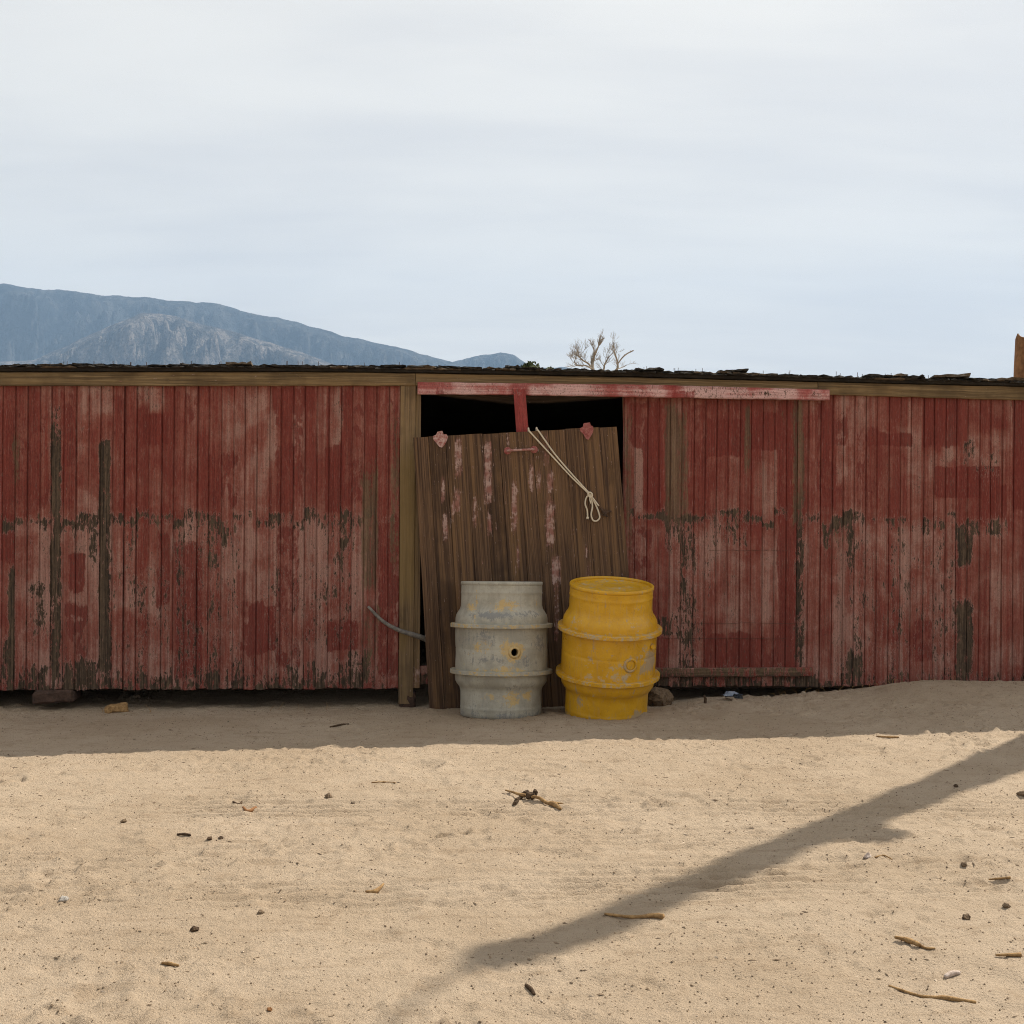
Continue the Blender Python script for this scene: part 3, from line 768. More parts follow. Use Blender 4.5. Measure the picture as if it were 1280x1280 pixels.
# roof: deck, shakes and crumbling shingles along the eave
EAVE = [(-300, 465.5), (0, 464.5), (380, 464.5), (520, 466), (780, 470.5), (1022, 477), (1280, 483), (1500, 488.5)]
ze = zline([(x, y) for x, y in EAVE])
ubr = np.linspace(U0 - .05, U1 + .05, 30)
V = []; Fc = []
for i, u in enumerate(ubr):
    z = ze(u)
    for (dq, dz) in ((.05, 0), (.05, .018), (-3.6, -.30), (-3.6, -.33)):
        V.append(tuple(wpt(u, z + dz, dq)))
for i in range(len(ubr) - 1):
    for k in range(4):
        a = i * 4 + k; c = i * 4 + (k + 1) % 4
        Fc.append((a, a + 4, c + 4, c))
Fc.append((0, 1, 2, 3)); Fc.append(tuple((len(ubr) - 1) * 4 + k for k in (3, 2, 1, 0)))
roof = mk('roof', V, Fc, M_DECK, shed)
def shingle(u, wd, lift, front, depth, curl, mat, seed, thick=.009):
    rs = random.Random(seed)
    nU, nV = 7, 4; V = []
    base = ze(u) + .019 + lift
    for top in (0, 1):
        for jv in range(nV):
            tv = jv / (nV - 1)
            for iu in range(nU):
                tu = iu / (nU - 1)
                fr = front + (rs.uniform(-.014, .010) if jv == 0 else 0)
                out = fr - depth * tv
                z = base - .085 * (front - out) + thick * top * (1 if jv else rs.uniform(.4, 1.5)) + curl * (1 - tv) ** 2 * (.4 + .6 * tu if seed % 2 else 1 - .6 * tu) + rs.uniform(-.0025, .0025)
                V.append(tuple(wpt(u + (tu - .5) * wd, z + (ze(u + (tu - .5) * wd) - ze(u)), out)))
    Fc = []; k0 = nU * nV
    for jv in range(nV - 1):
        for iu in range(nU - 1):
            a = jv * nU + iu
            Fc.append((a, a + nU, a + nU + 1, a + 1)); Fc.append((k0 + a, k0 + a + 1, k0 + a + nU + 1, k0 + a + nU))
    for iu in range(nU - 1):
        Fc.append((iu, iu + 1, k0 + iu + 1, k0 + iu)); a = (nV - 1) * nU + iu; Fc.append((a + 1, a, k0 + a, k0 + a + 1))
    for jv in range(nV - 1):
        a = jv * nU; Fc.append((a + nU, a, k0 + a, k0 + a + nU)); a = jv * nU + nU - 1; Fc.append((a, a + nU, k0 + a + nU, k0 + a))
    return mk('shingle', V, Fc, mat, roof)
MW[roof] = MW[shed]
sd = 0
for layer, (lift, front) in enumerate(((0.0, .085), (.008, .07), (.015, .05))):
    u = U0 + .03 * layer
    while u < U1:
        wd = random.uniform(.10, .24)
        px0 = float(to_px(np.array([tuple(wpt(u, 2.2))]))[0][0])
        sd += 1
        if layer == 2 and (random.random() < .35 or px0 > 560 and random.random() < .3): u += wd; continue
        if layer == 1 and px0 > 600 and random.random() < .15: u += wd; continue
        if layer == 1 and 586 < px0 < 606: u += wd; continue
        curl = random.choice([0, 0, 0, .004, .008]) if px0 < 620 else random.choice([0, 0, .003, .007])
        shingle(u + wd / 2, wd - .004, lift + random.uniform(-.002, .003), front + random.uniform(-.015, .01), .42, curl, M_ROOF if random.random() < .86 else M_ROOFB, sd)
        u += wd
for (pxc, wd, cu, lf, mt) in ((920, .14, .026, .014, M_ROOF), (1117, .15, .016, .014, M_ROOFB), (1185, .26, .020, .016, M_ROOFB), (1140, .12, .008, .014, M_ROOF), (300, .17, .010, .016, M_ROOFB),
                              (810, .20, .010, .016, M_ROOF), (905, .12, .008, .014, M_ROOF), (1258, .2, .004, .012, M_ROOFB), (1093, .2, .006, .014, M_ROOF), (640, .1, .0, .02, M_ROOF)):
    sd += 2
    shingle(wu(wall(pxc, 470)), wd, lf, .075, .35, cu, mt, sd + (1 if sd % 2 == 0 else 0), .014)
# roofing nails standing out of the shingles
parts = []
for i in range(46):
    pxn = random.choice([random.uniform(780, 1180), random.uniform(0, 640)])
    u = wu(wall(pxn, 470)); z = ze(u) + .05
    parts.append(tube([wpt(u, z - .03, .02), wpt(u + random.uniform(-.004, .004), z + random.uniform(.008, .022), .02)], .0022, 4))
mk('nail', *join(parts), M_IRON, roof, kind='stuff')

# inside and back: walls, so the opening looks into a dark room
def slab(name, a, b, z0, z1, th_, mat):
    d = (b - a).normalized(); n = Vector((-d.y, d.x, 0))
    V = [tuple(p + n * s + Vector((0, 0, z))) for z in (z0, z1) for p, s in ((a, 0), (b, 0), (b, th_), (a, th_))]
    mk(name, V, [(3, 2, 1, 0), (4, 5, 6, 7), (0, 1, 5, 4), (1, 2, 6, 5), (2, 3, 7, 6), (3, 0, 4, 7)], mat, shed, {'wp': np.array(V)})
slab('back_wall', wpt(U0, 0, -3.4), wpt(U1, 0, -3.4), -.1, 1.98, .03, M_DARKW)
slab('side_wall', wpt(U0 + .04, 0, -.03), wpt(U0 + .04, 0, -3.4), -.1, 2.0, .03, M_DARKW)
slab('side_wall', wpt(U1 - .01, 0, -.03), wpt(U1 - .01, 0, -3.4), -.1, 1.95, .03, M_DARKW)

# ------------------------------------------------------------------ THE FALLEN DOOR
c4 = [wall(537, 889, .145), wall(800, 880, .145), wall(771, 533, .125), wall(516.5, 547, .125)]
dr = empty('door', (c4[0] + c4[1]) / 2, TH, label='weathered brown plank door off its track, leaning tilted in the shed opening', cat='door')
c4[0] = c4[0] + (c4[0] - c4[3]).normalized() * .05; c4[1] = c4[1] + (c4[1] - c4[2]).normalized() * .06
dn = ((c4[1] - c4[0]).cross(c4[3] - c4[0])).normalized()
if dn.dot(N) < 0: dn = -dn
nd = 12
e = np.linspace(0, 1, nd + 1); e[1:-1] += rng.uniform(-.012, .012, nd - 1)
for i in range(nd):
    o = dn * random.uniform(-.0015, .002)
    a, c = e[i], e[i + 1]
    lift = random.uniform(-.003, .003)
    BL, BR = L3(c4[0], c4[1], a) + o, L3(c4[0], c4[1], c) + o
    TL, TR = L3(c4[3], c4[2], a) + o, L3(c4[3], c4[2], c) + o
    up = (TL - BL).normalized() * lift
    board('plank', BL, BR, TR + up, TL + up, .024, dn, 44, M_DOOR, dr, {'paint': DOOR_PAINT, 'stain': []}, bev=.003, gap=.0006, rag=.006, cols=8)
def on_door(px, py, out=0.0):
    r = ray(px, py); P0 = c4[3] + dn * out
    return CAMP + r * ((P0 - CAMP).dot(dn) / r.dot(dn))
for t in (.22, .80):       # ledges across the back
    a, c = L3(c4[0], c4[3], t) - dn * .03, L3(c4[1], c4[2], t) - dn * .03
    a, c = L3(a, c, .04), L3(a, c, .96)
    board('ledge', a, c, c + Vector((0, 0, .12)), a + Vector((0, 0, .12)), .022, dn, 4, M_DARKW, dr, {'paint': [], 'stain': []}, along='x')
def plate(name, pts, th_, mat, parent, place):
    """small flat iron: outline in photograph pixels on the door's face, with thickness"""
    n = len(pts)
    V = [tuple(place(x, y, .001)) for x, y in pts] + [tuple(place(x, y, th_)) for x, y in pts]
    Fc = [tuple(range(n)), tuple(range(n, 2 * n))[::-1]] + [(i, i + n, (i + 1) % n + n, (i + 1) % n) for i in range(n)]
    return mk(name, V, Fc, mat, parent)
h1 = plate('hanger', [(547, 539.5), (553, 538.5), (554.5, 543), (558, 542.5), (560, 546), (558.5, 551), (555.8, 556), (552.5, 559.5), (549, 558.5), (546, 554.5), (541.8, 549.5), (541.3, 545), (545, 543.5)], .014, M_PINKIRON, dr, on_door)
h2 = plate('hanger', [(729.5, 529), (737.5, 528), (738.5, 531.8), (741, 532.5), (742, 536.5), (740.8, 541), (738.2, 546), (735.5, 549.8), (732.5, 548.5), (729.5, 543), (725.5, 539), (724.6, 535.5), (728.5, 533.5)], .014, M_REDIRON, dr, on_door)
for hp, (bx, by) in ((h1, (550, 548)), (h2, (733, 539))):
    for dx_, dy_ in ((-.5, 5), (.5, -6)):
        P = on_door(bx + dx_, by + dy_, .012)
        mk('bolt', *tube([P, P + dn * .005], .005, 6), M_REDIRON, hp)
# pull handle
P0, P1 = on_door(634.5, 563.5, .0), on_door(667.5, 562, .0)
hd = mk('handle', *tube(spline([P0 + dn * .004, L3(P0, P1, .08) + dn * .026, L3(P0, P1, .5) + dn * .032, L3(P0, P1, .92) + dn * .026, P1 + dn * .004], 5), .0085, 7), M_PINKIRON, dr, smooth=True)
for P in (P0, P1):
    ring = [P + dn * .001, P + dn * .008]
    mk('handle_foot', *tube([P + dn * .0005, P + dn * .007, P + dn * .012], [.026, .026, .014], 9), M_REDIRON, hd)
# broken latch on the door
LP = on_door(756, 640, .0)
mk('latch', *join([tube([LP - U * .03 + dn * .006 + Vector((0, 0, .03)), LP - U * .012 + dn * .012, LP + dn * .018 - Vector((0, 0, .01))], .007, 6),
                   tube([LP + dn * .0, LP + dn * .016], .02, 9), tube([LP + dn * .012, LP + U * .045 + dn * .016 + Vector((0, 0, .004))], .006, 6),
                   tube([LP + dn * .01 - U * .02 - Vector((0, 0, .02)), LP + dn * .016 + U * .02 - Vector((0, 0, .03))], .005, 6)]), M_IRON, dr)

# rope over the door head, knotted with a loop
kn = on_door(737, 618, .012)
parts = []
def rp(pts, out=.009): return [on_door(x, y, out) for x, y in pts]
R0 = .0058
top1 = on_door(661, 537.5, .006); top2 = on_door(671.5, 537, .006)
s1 = [on_door(661, 537, -.06) - Vector((0, 0, .10)), on_door(660.5, 536.2, -.02), top1] + rp([(663, 540.5), (690, 570), (715, 597), (737, 618)])
s2 = [on_door(670, 536, -.06) - Vector((0, 0, .10)), on_door(670.5, 535.6, -.02), top2] + rp([(674, 540), (693, 567), (716, 594), (737, 617)])
parts.append(tube(spline(s1, 5), R0, 6)); parts.append(tube(spline(s2, 5), R0, 6))
parts.append(tube(spline(rp([(737, 618), (742, 624), (748.5, 632.5)], .014), 5), R0, 6))
parts.append(tube(spline(rp([(738, 619), (740.5, 632), (739, 643), (741, 650), (745, 651.5), (748.5, 649), (749.5, 645), (746, 634), (740, 622), (738, 618)], .011), 5), R0, 6))
parts.append(tube(spline(rp([(737, 618), (733, 622), (731.5, 630), (734, 638), (734.5, 647.5)], .009), 5), R0, 6))
parts.append(tube([on_door(734.5, 646, .009), on_door(734.5, 649, .009)], R0 * 1.6, 6))
parts.append(tube(spline(rp([(737, 620), (737.6, 626), (738.6, 629.5)], .016), 3), R0 * .8, 6))
parts.append(tube(spline(rp([(735, 616), (736, 620), (739.5, 621.5), (740, 617.5), (736.8, 615.5), (735.2, 618.5), (738.5, 622.5)], .016), 4), R0 * 1.1, 6))
mk('rope', *join(parts), M_ROPE, smooth=True, label='cream rope hung over the door head, knotted with a small loop at its end', cat='rope')

# ------------------------------------------------------------------ THE TWO STEEL BARRELS
def drum_mat(name, base0, base1, dark, stain0, stain1, rough):
    m, g, b = material(name)
    oc = g.objco()
    n1 = g.noise(oc, 9, 6, .65, .3); n2 = g.noise(oc, 38, 5, .65); n3 = g.noise(g.sc(oc, (60, 60, 7)), 1, 4, .6)
    n4 = g.noise(oc, 140, 3, .6)
    col = g.mix(g.ss(n1, .35, .65), base0, base1)
    col = g.mix(g.m('MULTIPLY', g.ss(n3, .5, .72), .25), col, dark)
    dk = g.ss(g.add(g.attr('grime'), g.ex(n1, .2, .5), g.ex(n2, .22, .5), g.ex(n3, .2, .3), g.ex(n4, .22, .25)), .36, .74)
    col = g.mix(g.m('MULTIPLY', dk, .75), col, dark)
    st = g.ss(g.add(g.attr('stain'), g.ex(n2, .22, .6), g.ex(n1, .2, .35), g.ex(n4, .22, .3)), .46, .62)
    col = g.mix(g.m('MULTIPLY', st, .8), col, g.mix(n2, stain0, stain1))
    scr = g.ss(g.noise(g.sc(oc, (14, 14, 240)), 1, 3, .6, .4), .64, .70)
    col = g.mix(g.m('MULTIPLY', scr, .30), col, dark)
    sp = g.ss(n4, .62, .69)
    col = g.mix(g.m('MULTIPLY', sp, .4), col, (.10, .065, .04))
    g.put(col, b.inputs['Base Color'])
    b.inputs['Roughness'].default_value = rough
    b.inputs['Specular IOR Level'].default_value = .4
    g.put(g.ss(g.m('ADD', g.m('MULTIPLY', dk, .2), n1), .2, 1.0, rough - .12, rough + .25), b.inputs['Roughness'])
    g.put(g.bump(g.m('ADD', n1, g.m('MULTIPLY', n2, .4)), .25, .012), b.inputs['Normal'])
    return m
M_GALV = drum_mat('grey_painted_steel', (.285, .27, .22), (.39, .37, .305), (.16, .165, .17), (.42, .27, .07), (.56, .40, .17), .5)
M_YEL = drum_mat('chipped_yellow_paint', (.50, .262, .007), (.58, .318, .010), (.29, .245, .19), (.36, .30, .20), (.46, .36, .22), .36)

PROF_BODY = [(.0, .256), (.006, .264), (.05, .265), (.056, .2675), (.062, .265), (.16, .266), (.185, .272), (.205, .288), (.225, .299), (.245, .302), (.27, .3025), (.36, .3028),
             (.432, .3028), (.437, .3012), (.442, .3028), (.52, .3028), (.60, .3025), (.63, .302), (.65, .298), (.672, .286), (.69, .273), (.712, .2665), (.79, .2655), (.797, .2685), (.803, .266),
             (.845, .266), (.862, .266)]
def lathe(M, prof, n=96, sub=1):
    V = []; cyl = []
    pr = []
    for i in range(len(prof) - 1):
        (z0, r0), (z1, r1) = prof[i], prof[i + 1]
        k = max(1, int((abs(z1 - z0) + abs(r1 - r0)) / sub)) if sub < 1 else 1
        for j in range(k): pr.append((z0 + (z1 - z0) * j / k, r0 + (r1 - r0) * j / k))
    pr.append(prof[-1])
    for (z, r) in pr:
        for k in range(n):
            a = 2 * math.pi * k / n
            V.append(M @ Vector((r * math.cos(a), r * math.sin(a), z))); cyl.append((a, z))
    Fc = []
    for i in range(len(pr) - 1):
        for k in range(n):
            a = i * n + k; c = i * n + (k + 1) % n
            Fc.append((a, c, c + n, a + n))
    return V, Fc, np.array(cyl), n, len(pr)
def circ(prof_pts, M, n=96):
    """closed ring section revolved"""
    V = []; m_ = len(prof_pts); Fc = []
    for k in range(n):
        a = 2 * math.pi * k / n
        for (z, r) in prof_pts: V.append(M @ Vector((r * math.cos(a), r * math.sin(a), z)))
    for k in range(n):
        for i in range(m_):
            a = k * m_ + i; b_ = k * m_ + (i + 1) % m_; c = ((k + 1) % n) * m_ + i; d = ((k + 1) % n) * m_ + (i + 1) % m_
            Fc.append((a, c, d, b_))
    return V, Fc
def blobs(cyl, lst):
    """(angle in degrees from the face seen, z, half width deg, half height, value)"""
    f = np.zeros(len(cyl))
    for (a, z, da, dz, v) in lst:
        d = (np.degrees(cyl[:, 0]) + 90 - a + 180) % 360 - 180
        f = np.maximum(f, v * np.exp(-((d / da) ** 2 + ((cyl[:, 1] - z) / dz) ** 2)))
    return f
def barrel(name, base, tilt_fwd, tilt_side, mat, sc, label, stains, grime, bung, hole=False, lid_grime=0.0):
    # local axes: x right along the wall, -y to the camera
    M = Matrix.Translation(base) @ Matrix.Rotation(math.atan2(base.x, base.y) * -1, 4, 'Z') @ Matrix.Rotation(tilt_side, 4, 'Y') @ Matrix.Rotation(tilt_fwd, 4, 'X') @ Matrix.Scale(sc, 4)
    t = empty(name, base, 0, label=label, cat='barrel')
    V, Fc, cyl, n, rows = lathe(M, PROF_BODY, 96, .016)
    # dents: shift inwards a little at a few places
    V = np.array([tuple(v) for v in V]); ax = np.array(M @ Vector((0, 0, .45)) - M @ Vector((0, 0, 0)))
    axn = ax / np.linalg.norm(ax); c0 = np.array(M @ Vector((0, 0, 0)))
    rad = V - c0; rad = rad - np.outer(rad @ axn, axn)
    rs = np.random.default_rng(int(base.x * 1000) % 97)
    for _ in range(16):
        a0 = rs.uniform(180, 360); z0 = rs.uniform(.08, .8)
        f = blobs(cyl, [(a0 + 90, z0, rs.uniform(6, 14), rs.uniform(.03, .07), 1.0)])
        V = V - rad * (f * rs.uniform(.004, .018))[:, None]
    at = {'stain': blobs(cyl, stains), 'grime': blobs(cyl, grime) * 1.25}
    # bung opening: leave the faces under it out
    if hole:
        aa = math.radians(bung[0] - 90); bp = np.array(M @ Vector((.3028 * math.cos(aa), .3028 * math.sin(aa), bung[1])))
        cen = np.array([V[list(f)].mean(0) for f in Fc])
        Fc = [f for f, c in zip(Fc, cen) if np.linalg.norm(c - bp) > .033 * sc]
    body = mk('body', V, Fc, mat, t, at, smooth=True)
    for hz in (.585, .287):
        pv, pf = circ([(hz - .014, .300), (hz - .013, .332), (hz - .0105, .335), (hz + .0105, .335), (hz + .013, .332), (hz + .014, .300)], M)
        a = np.zeros(len(pv))
        mk('hoop', pv, pf, mat, t, {'stain': a + .44, 'grime': a + .34}, smooth=False)
    pv, pf = circ([(.845, .252), (.866, .255), (.870, .262), (.866, .2695), (.85, .2695), (.845, .266)], M)
    mk('rim', pv, pf, mat, t, {'stain': np.zeros(len(pv)) + .1, 'grime': np.zeros(len(pv)) + .25}, smooth=True)
    # lid, sunk below the rim, with a pressed ring
    lv = []; lf = []
    rr_ = [0.001, .05, .10, .15, .185, .195, .205, .215, .24, .2535]; zz = [.848, .848, .847, .846, .846, .851, .851, .846, .845, .852]
    for r_, z_ in zip(rr_, zz):
        for k in range(64):
            a = 2 * math.pi * k / 64; lv.append(M @ Vector((r_ * math.cos(a), r_ * math.sin(a), z_)))
    for i in range(len(rr_) - 1):
        for k in range(64):
            a = i * 64 + k; c = i * 64 + (k + 1) % 64; lf.append((a, c, c + 64, a + 64))
    mk('lid', lv, lf, mat, t, {'stain': np.zeros(len(lv)) + .3, 'grime': np.zeros(len(lv)) + lid_grime}, smooth=True)
    bv, bf = [], []
    for k in range(64):
        a = 2 * math.pi * k / 64; bv.append(M @ Vector((.256 * math.cos(a), .256 * math.sin(a), .0)))
    mk('base', bv, [tuple(range(64))[::-1]], mat, t, {'stain': np.zeros(64), 'grime': np.zeros(64)})
    # bung collar
    aa = math.radians(bung[0] - 90)
    C0 = M @ Vector((.300 * math.cos(aa), .300 * math.sin(aa), bung[1])); C1 = M @ Vector((.322 * math.cos(aa), .322 * math.sin(aa), bung[1]))
    dirn = (C1 - C0).normalized(); sx = dirn.cross(Vector((0, 0, 1))).normalized(); sy = sx.cross(dirn)
    def ringsec(sec, n_=28):
        V = []; Fc = []; m_ = len(sec)
        for k in range(n_):
            a = 2 * math.pi * k / n_
            for (h_, r_) in sec: V.append(tuple(C0 + dirn * h_ + (sx * math.cos(a) + sy * math.sin(a)) * r_))
        for k in range(n_):
            for i in range(m_):
                a = k * m_ + i; b_ = k * m_ + (i + 1) % m_; c = ((k + 1) % n_) * m_ + i; d = ((k + 1) % n_) * m_ + (i + 1) % m_
                Fc.append((a, b_, d, c))
        return V, Fc
    if hole:
        pv, pf = ringsec([(-.045, .0235), (.010, .0235), (.012, .027), (.010, .033), (.003, .041), (-.02, .042), (-.045, .026)])
        mk('bung_collar', pv, pf, mat, t, {'stain': np.zeros(len(pv)) + .75, 'grime': np.zeros(len(pv))}, smooth=True)
    else:
        pv, pf = ringsec([(-.02, .030), (.004, .030), (.010, .033), (.010, .042), (.002, .048), (-.02, .05)])
        co = mk('bung_collar', pv, pf, mat, t, {'stain': np.zeros(len(pv)) + .2, 'grime': np.zeros(len(pv)) + .55}, smooth=True)
        pv, pf = tube([C0 - dirn * .01, C0 + dirn * .004, C0 + dirn * .007], [.029, .029, .024], 20)
        mk('plug', pv, pf, mat, t, {'stain': np.zeros(len(pv)) + .1, 'grime': np.zeros(len(pv)) + .2})
        P2 = M @ Vector((.302 * math.cos(aa + .62), .302 * math.sin(aa + .62), bung[1] + .10))
        pv, pf = tube([P2 - dirn * .01, P2 + dirn * .02], [.02, .016], 12)
        mk('small_plug', pv, pf, mat, t, {'stain': np.zeros(len(pv)) + .3, 'grime': np.zeros(len(pv)) + .4})
    return t
dG = 7.80
bG = at_depth(626, 893.5, dG); bG.z = bG.z
barrel('steel_barrel', bG, R(-3.2), R(.0), M_GALV, .995, 'grey steel barrel with two hoops and an open bung hole, beside the yellow one',
       [(0, .71, 22, .045, .75), (3, .73, 9, .03, .6), (-48, .70, 14, .03, .75), (-37, .74, 2.5, .08, .8), (-33, .64, 2, .12, .6), (16, .424, 12, .062, 1.5), (10, .50, 14, .07, .55), (-28, .46, 16, .05, .55),
        (-8, .31, 30, .018, .7), (12, .315, 25, .02, .75), (18, .13, 13, .05, .85), (38, .15, 12, .035, .75), (-14, .14, 14, .03, .6), (6, .27, 30, .02, .4), (60, .7, 12, .1, .3), (0, .60, 40, .012, .3), (-60, .3, 20, .1, .3)],
       [(-10, .655, 34, .03, .75), (35, .655, 30, .025, .45), (-52, .49, 22, .07, .55), (-20, .52, 20, .06, .5), (30, .37, 16, .05, .6), (-10, .37, 35, .03, .4), (55, .48, 16, .08, .5), (10, .20, 40, .02, .3), (-30, .05, 30, .04, .3), (-25, .53, 1.5, .06, .8), (28, .52, 1.5, .07, .7), (-14, .22, 1.6, .06, .7), (40, .72, 1.4, .06, .6), (0, .015, 180, .03, .5)],
       (16, .424), hole=True, lid_grime=.3)
dY = 7.74
bY = at_depth(757, 894.5, dY)
barrel('steel_barrel', bY, R(7.2), R(2.2), M_YEL, .995, 'chipped yellow steel barrel tipped slightly forward with its top showing', 
       [(-25, .42, 10, .05, .55), (-12, .33, 25, .03, .55), (15, .34, 22, .03, .6), (28, .41, 12, .06, .55), (45, .47, 14, .06, .5), (30, .65, 12, .04, .4), (-48, .66, 16, .04, .5), (-5, .78, 3, .12, .35), (-30, .02, 30, .02, .5), (20, .03, 25, .03, .4), (0, .60, 90, .018, .5), (0, .30, 90, .02, .5), (-35, .50, 14, .04, .45), (5, .40, 14, .03, .45), (-5, .20, 40, .02, .35), (30, .74, 12, .04, .35)],
       [(62, .42, 14, .08, .95), (45, .36, 10, .05, .6), (40, .50, 8, .03, .5), (-22, .44, 6, .04, .6), (-8, .38, 4, .02, .5), (20, .33, 4, .015, .7), (48, .05, 14, .06, .8), (-12, .03, 14, .05, .6), (10, .18, 4, .02, .5), (28, .41, 10, .05, .4), (5, .47, 2, .012, .8), (-20, .53, 1.6, .06, .8), (9, .52, 1.4, .07, .7), (33, .23, 1.6, .06, .7), (-42, .22, 1.5, .06, .7), (-8, .74, 1.2, .06, .6), (24, .70, 1.4, .05, .6), (0, .012, 180, .03, .55), (-40, .15, 8, .04, .4), (36, .45, 16, .04, .5), (-2, .52, 6, .02, .4)],
       (27, .41), hole=False, lid_grime=.34)

# ------------------------------------------------------------------ small things by the wall
pb = spline([wall(460, 758, .035), wall(478, 776, .055), wall(497, 787, .07), wall(515, 793, .065), wall(530, 798, .04), wall(545, 806, -.02)], 6)
mk('bent_stick', *tube(pb, list(np.linspace(.010, .022, len(pb))), 8), M_PIPE, smooth=True, label='grey bent stick poking out from behind the leaning door', cat='stick')

def lying(px, py): return on_ground(px, py)
P = wall(823, 874, .18); P.z = ground_z(P.x, P.y)
rough_block('stone', P + Vector((0, 0, .045)), .17, .13, .12, M_STONE, rot=.3, tilt=.25, seed=21, amp=.05, bevel=.035, label='brown lumpy stone on the sand just right of the yellow barrel', cat='stone')
P = wall(146, 890, .15); P = on_ground(145, 890)
rough_block('brick', P + Vector((0, 0, .022)), .15, .08, .05, M_STICK, rot=.35, tilt=-.12, seed=33, amp=.016, bevel=.01, label='broken tan brick lying on shaded sand below the left wall', cat='brick')
P = on_ground(916, 876)
pl = []
for i in range(7):
    a = random.uniform(0, 6.28); c = P + Vector((random.uniform(-.05, .05), random.uniform(-.02, .02), .02 + random.uniform(0, .03)))
    d1 = Vector((math.cos(a), math.sin(a), random.uniform(-.4, .5))) * .03; d2 = Vector((-math.sin(a), math.cos(a), random.uniform(-.3, .8))) * .025
    pl.append(([tuple(c - d1 - d2), tuple(c + d1 - d2 * .8), tuple(c + d1 * 1.1 + d2), tuple(c + d2 * .4 + Vector((0, 0, .012))), tuple(c - d1 + d2)], [(0, 1, 3), (1, 2, 3), (2, 4, 3), (4, 0, 3)]))
mk('litter', *join(pl), M_PLASTIC, label='crumpled blue grey plastic scrap at the foot of the right wall', cat='litter')
P = on_ground(881, 880)
mk('stub', *tube([P - Vector((0, 0, .02)), P + Vector((.004, 0, .03)), P + Vector((-.006, 0, .055))], [.011, .010, .005], 7), M_BARK, label='short dark stub standing in the sand left of the plastic scrap', cat='stub')

# ------------------------------------------------------------------ sticks, bark and stones on the open sand
def stick(name, pix, radii, mat, label, cat, lift=.0, group=None, jit=.004):
    pts = []
    for i, (x, y, h_) in enumerate(pix):
        Q = on_ground(x, y); pts.append(Q + Vector((random.uniform(-jit, jit), random.uniform(-jit, jit), h_ + lift)))
    sp = spline(pts, 5)
    rr_ = np.interp(np.linspace(0, 1, len(sp)), np.linspace(0, 1, len(radii)), radii) * (1 + rng.uniform(-.15, .15, len(sp)))
    return mk(name, *tube(sp, list(rr_), 7), mat, smooth=True, label=label, cat=cat, group=group)
# the twisted piece in the middle: two tan arms on a dark scab of bark
C = on_ground(664, 1001)
tw = empty('palm_fragment', C, 0, label='splintered tan stick with a dark bark scab, mid yard', cat='stick')
def gp(x, y, h): return on_ground(x, y) + Vector((0, 0, h))
p1 = spline([gp(632, 991, .012), gp(641, 993.5, .018), gp(648, 997, .022), gp(656, 1000, .022)], 4)
mk('arm', *tube(p1, list(np.linspace(.004, .009, len(p1))), 6), M_STICK, tw, smooth=True)
p2 = spline([gp(664, 1000, .016), gp(674, 1004, .012), gp(684, 1007, .012), gp(692, 1009.5, .012), gp(701, 1013, .006)], 4)
mk('arm', *tube(p2, list(np.interp(np.linspace(0, 1, len(p2)), [0, .5, .8, 1], [.008, .008, .014, .005])), 6), M_STICK, tw, smooth=True)
p3 = spline([gp(692, 1009, .012), gp(704, 1009, .016)], 4)
mk('splinter', *tube(p3, list(np.linspace(.007, .002, len(p3))), 5), M_STICK, tw)
sb = []
for i, (x, y, h_, r_) in enumerate(((646, 1002, .010, .014), (652, 999, .022, .018), (657, 998, .03, .02), (661, 997, .028, .022), (665, 998, .026, .022), (669, 996, .03, .018), (644, 1005, .004, .014))):
    a = random.uniform(0, 3); q = gp(x, y, h_ * .75); r_ *= .78
    sb.append(tube([q - Vector((.016 * math.cos(a), .01, .012)), q, q + Vector((.018 * math.cos(a), .012, .010))], [r_ * .5, r_, r_ * .45], 7))
mk('bark_scab', *join(sb[1:6]), M_BARK, tw)
mk('bark_scab', *join([sb[0]]), M_BARK, tw); mk('bark_scab', *join([sb[6]]), M_BARK, tw)
stick('stick', [(756, 1144, .004), (790, 1146, .004), (815, 1147, .006), (829, 1148.5, .006)], [.004, .006, .009, .011], M_STICK, 'tan stick thick at one end lying in the trunk shadow', 'stick')
stick('twig', [(658, 1234, .004), (662, 1239, .006), (669, 1243.5, .002)], [.005, .006, .004], M_BARK, 'short dark twig alone near the lower middle edge', 'twig')
stick('twig', [(1120, 1176, .01), (1134, 1180, .010), (1150, 1184.5, .008)], [.004, .009, .006], M_STICK, 'forked tan twig below the two brown stones at right', 'twig')
stick('twig', [(1149, 1184, .004), (1158, 1186, .003), (1170, 1186.5, .003)], [.005, .004, .002], M_STICK, 'thin straw tip touching the forked tan twig', 'twig')
stick('twig', [(1112, 1233, .003), (1150, 1247, .003), (1185, 1250, .004), (1218, 1254, .003)], [.003, .004, .007, .004], M_STICK, 'long thin dark straw near the lower right corner', 'twig')
stick('twig', [(1181, 1222, .003), (1190, 1219, .005), (1199, 1217, .003)], [.006, .008, .005], M_PALE, 'pale grey splinter lying right of the long thin straw', 'splinter')
stick('twig', [(1236, 1101, .006), (1264, 1101.5, .006)], [.003, .004, .005], M_STICK, 'straight tan straw above the rightmost brown stone', 'twig')
stick('twig', [(1246, 1196, .006), (1275, 1196, .006)], [.003, .005, .006], M_STICK, 'pale straw near the right edge, low in the yard', 'twig')
stick('twig', [(1094, 1070, .003), (1105, 1070.5, .003), (1116, 1072, .003)], [.003, .003, .002], M_STICK, 'fine straw beside the pale pinkish stone', 'twig')
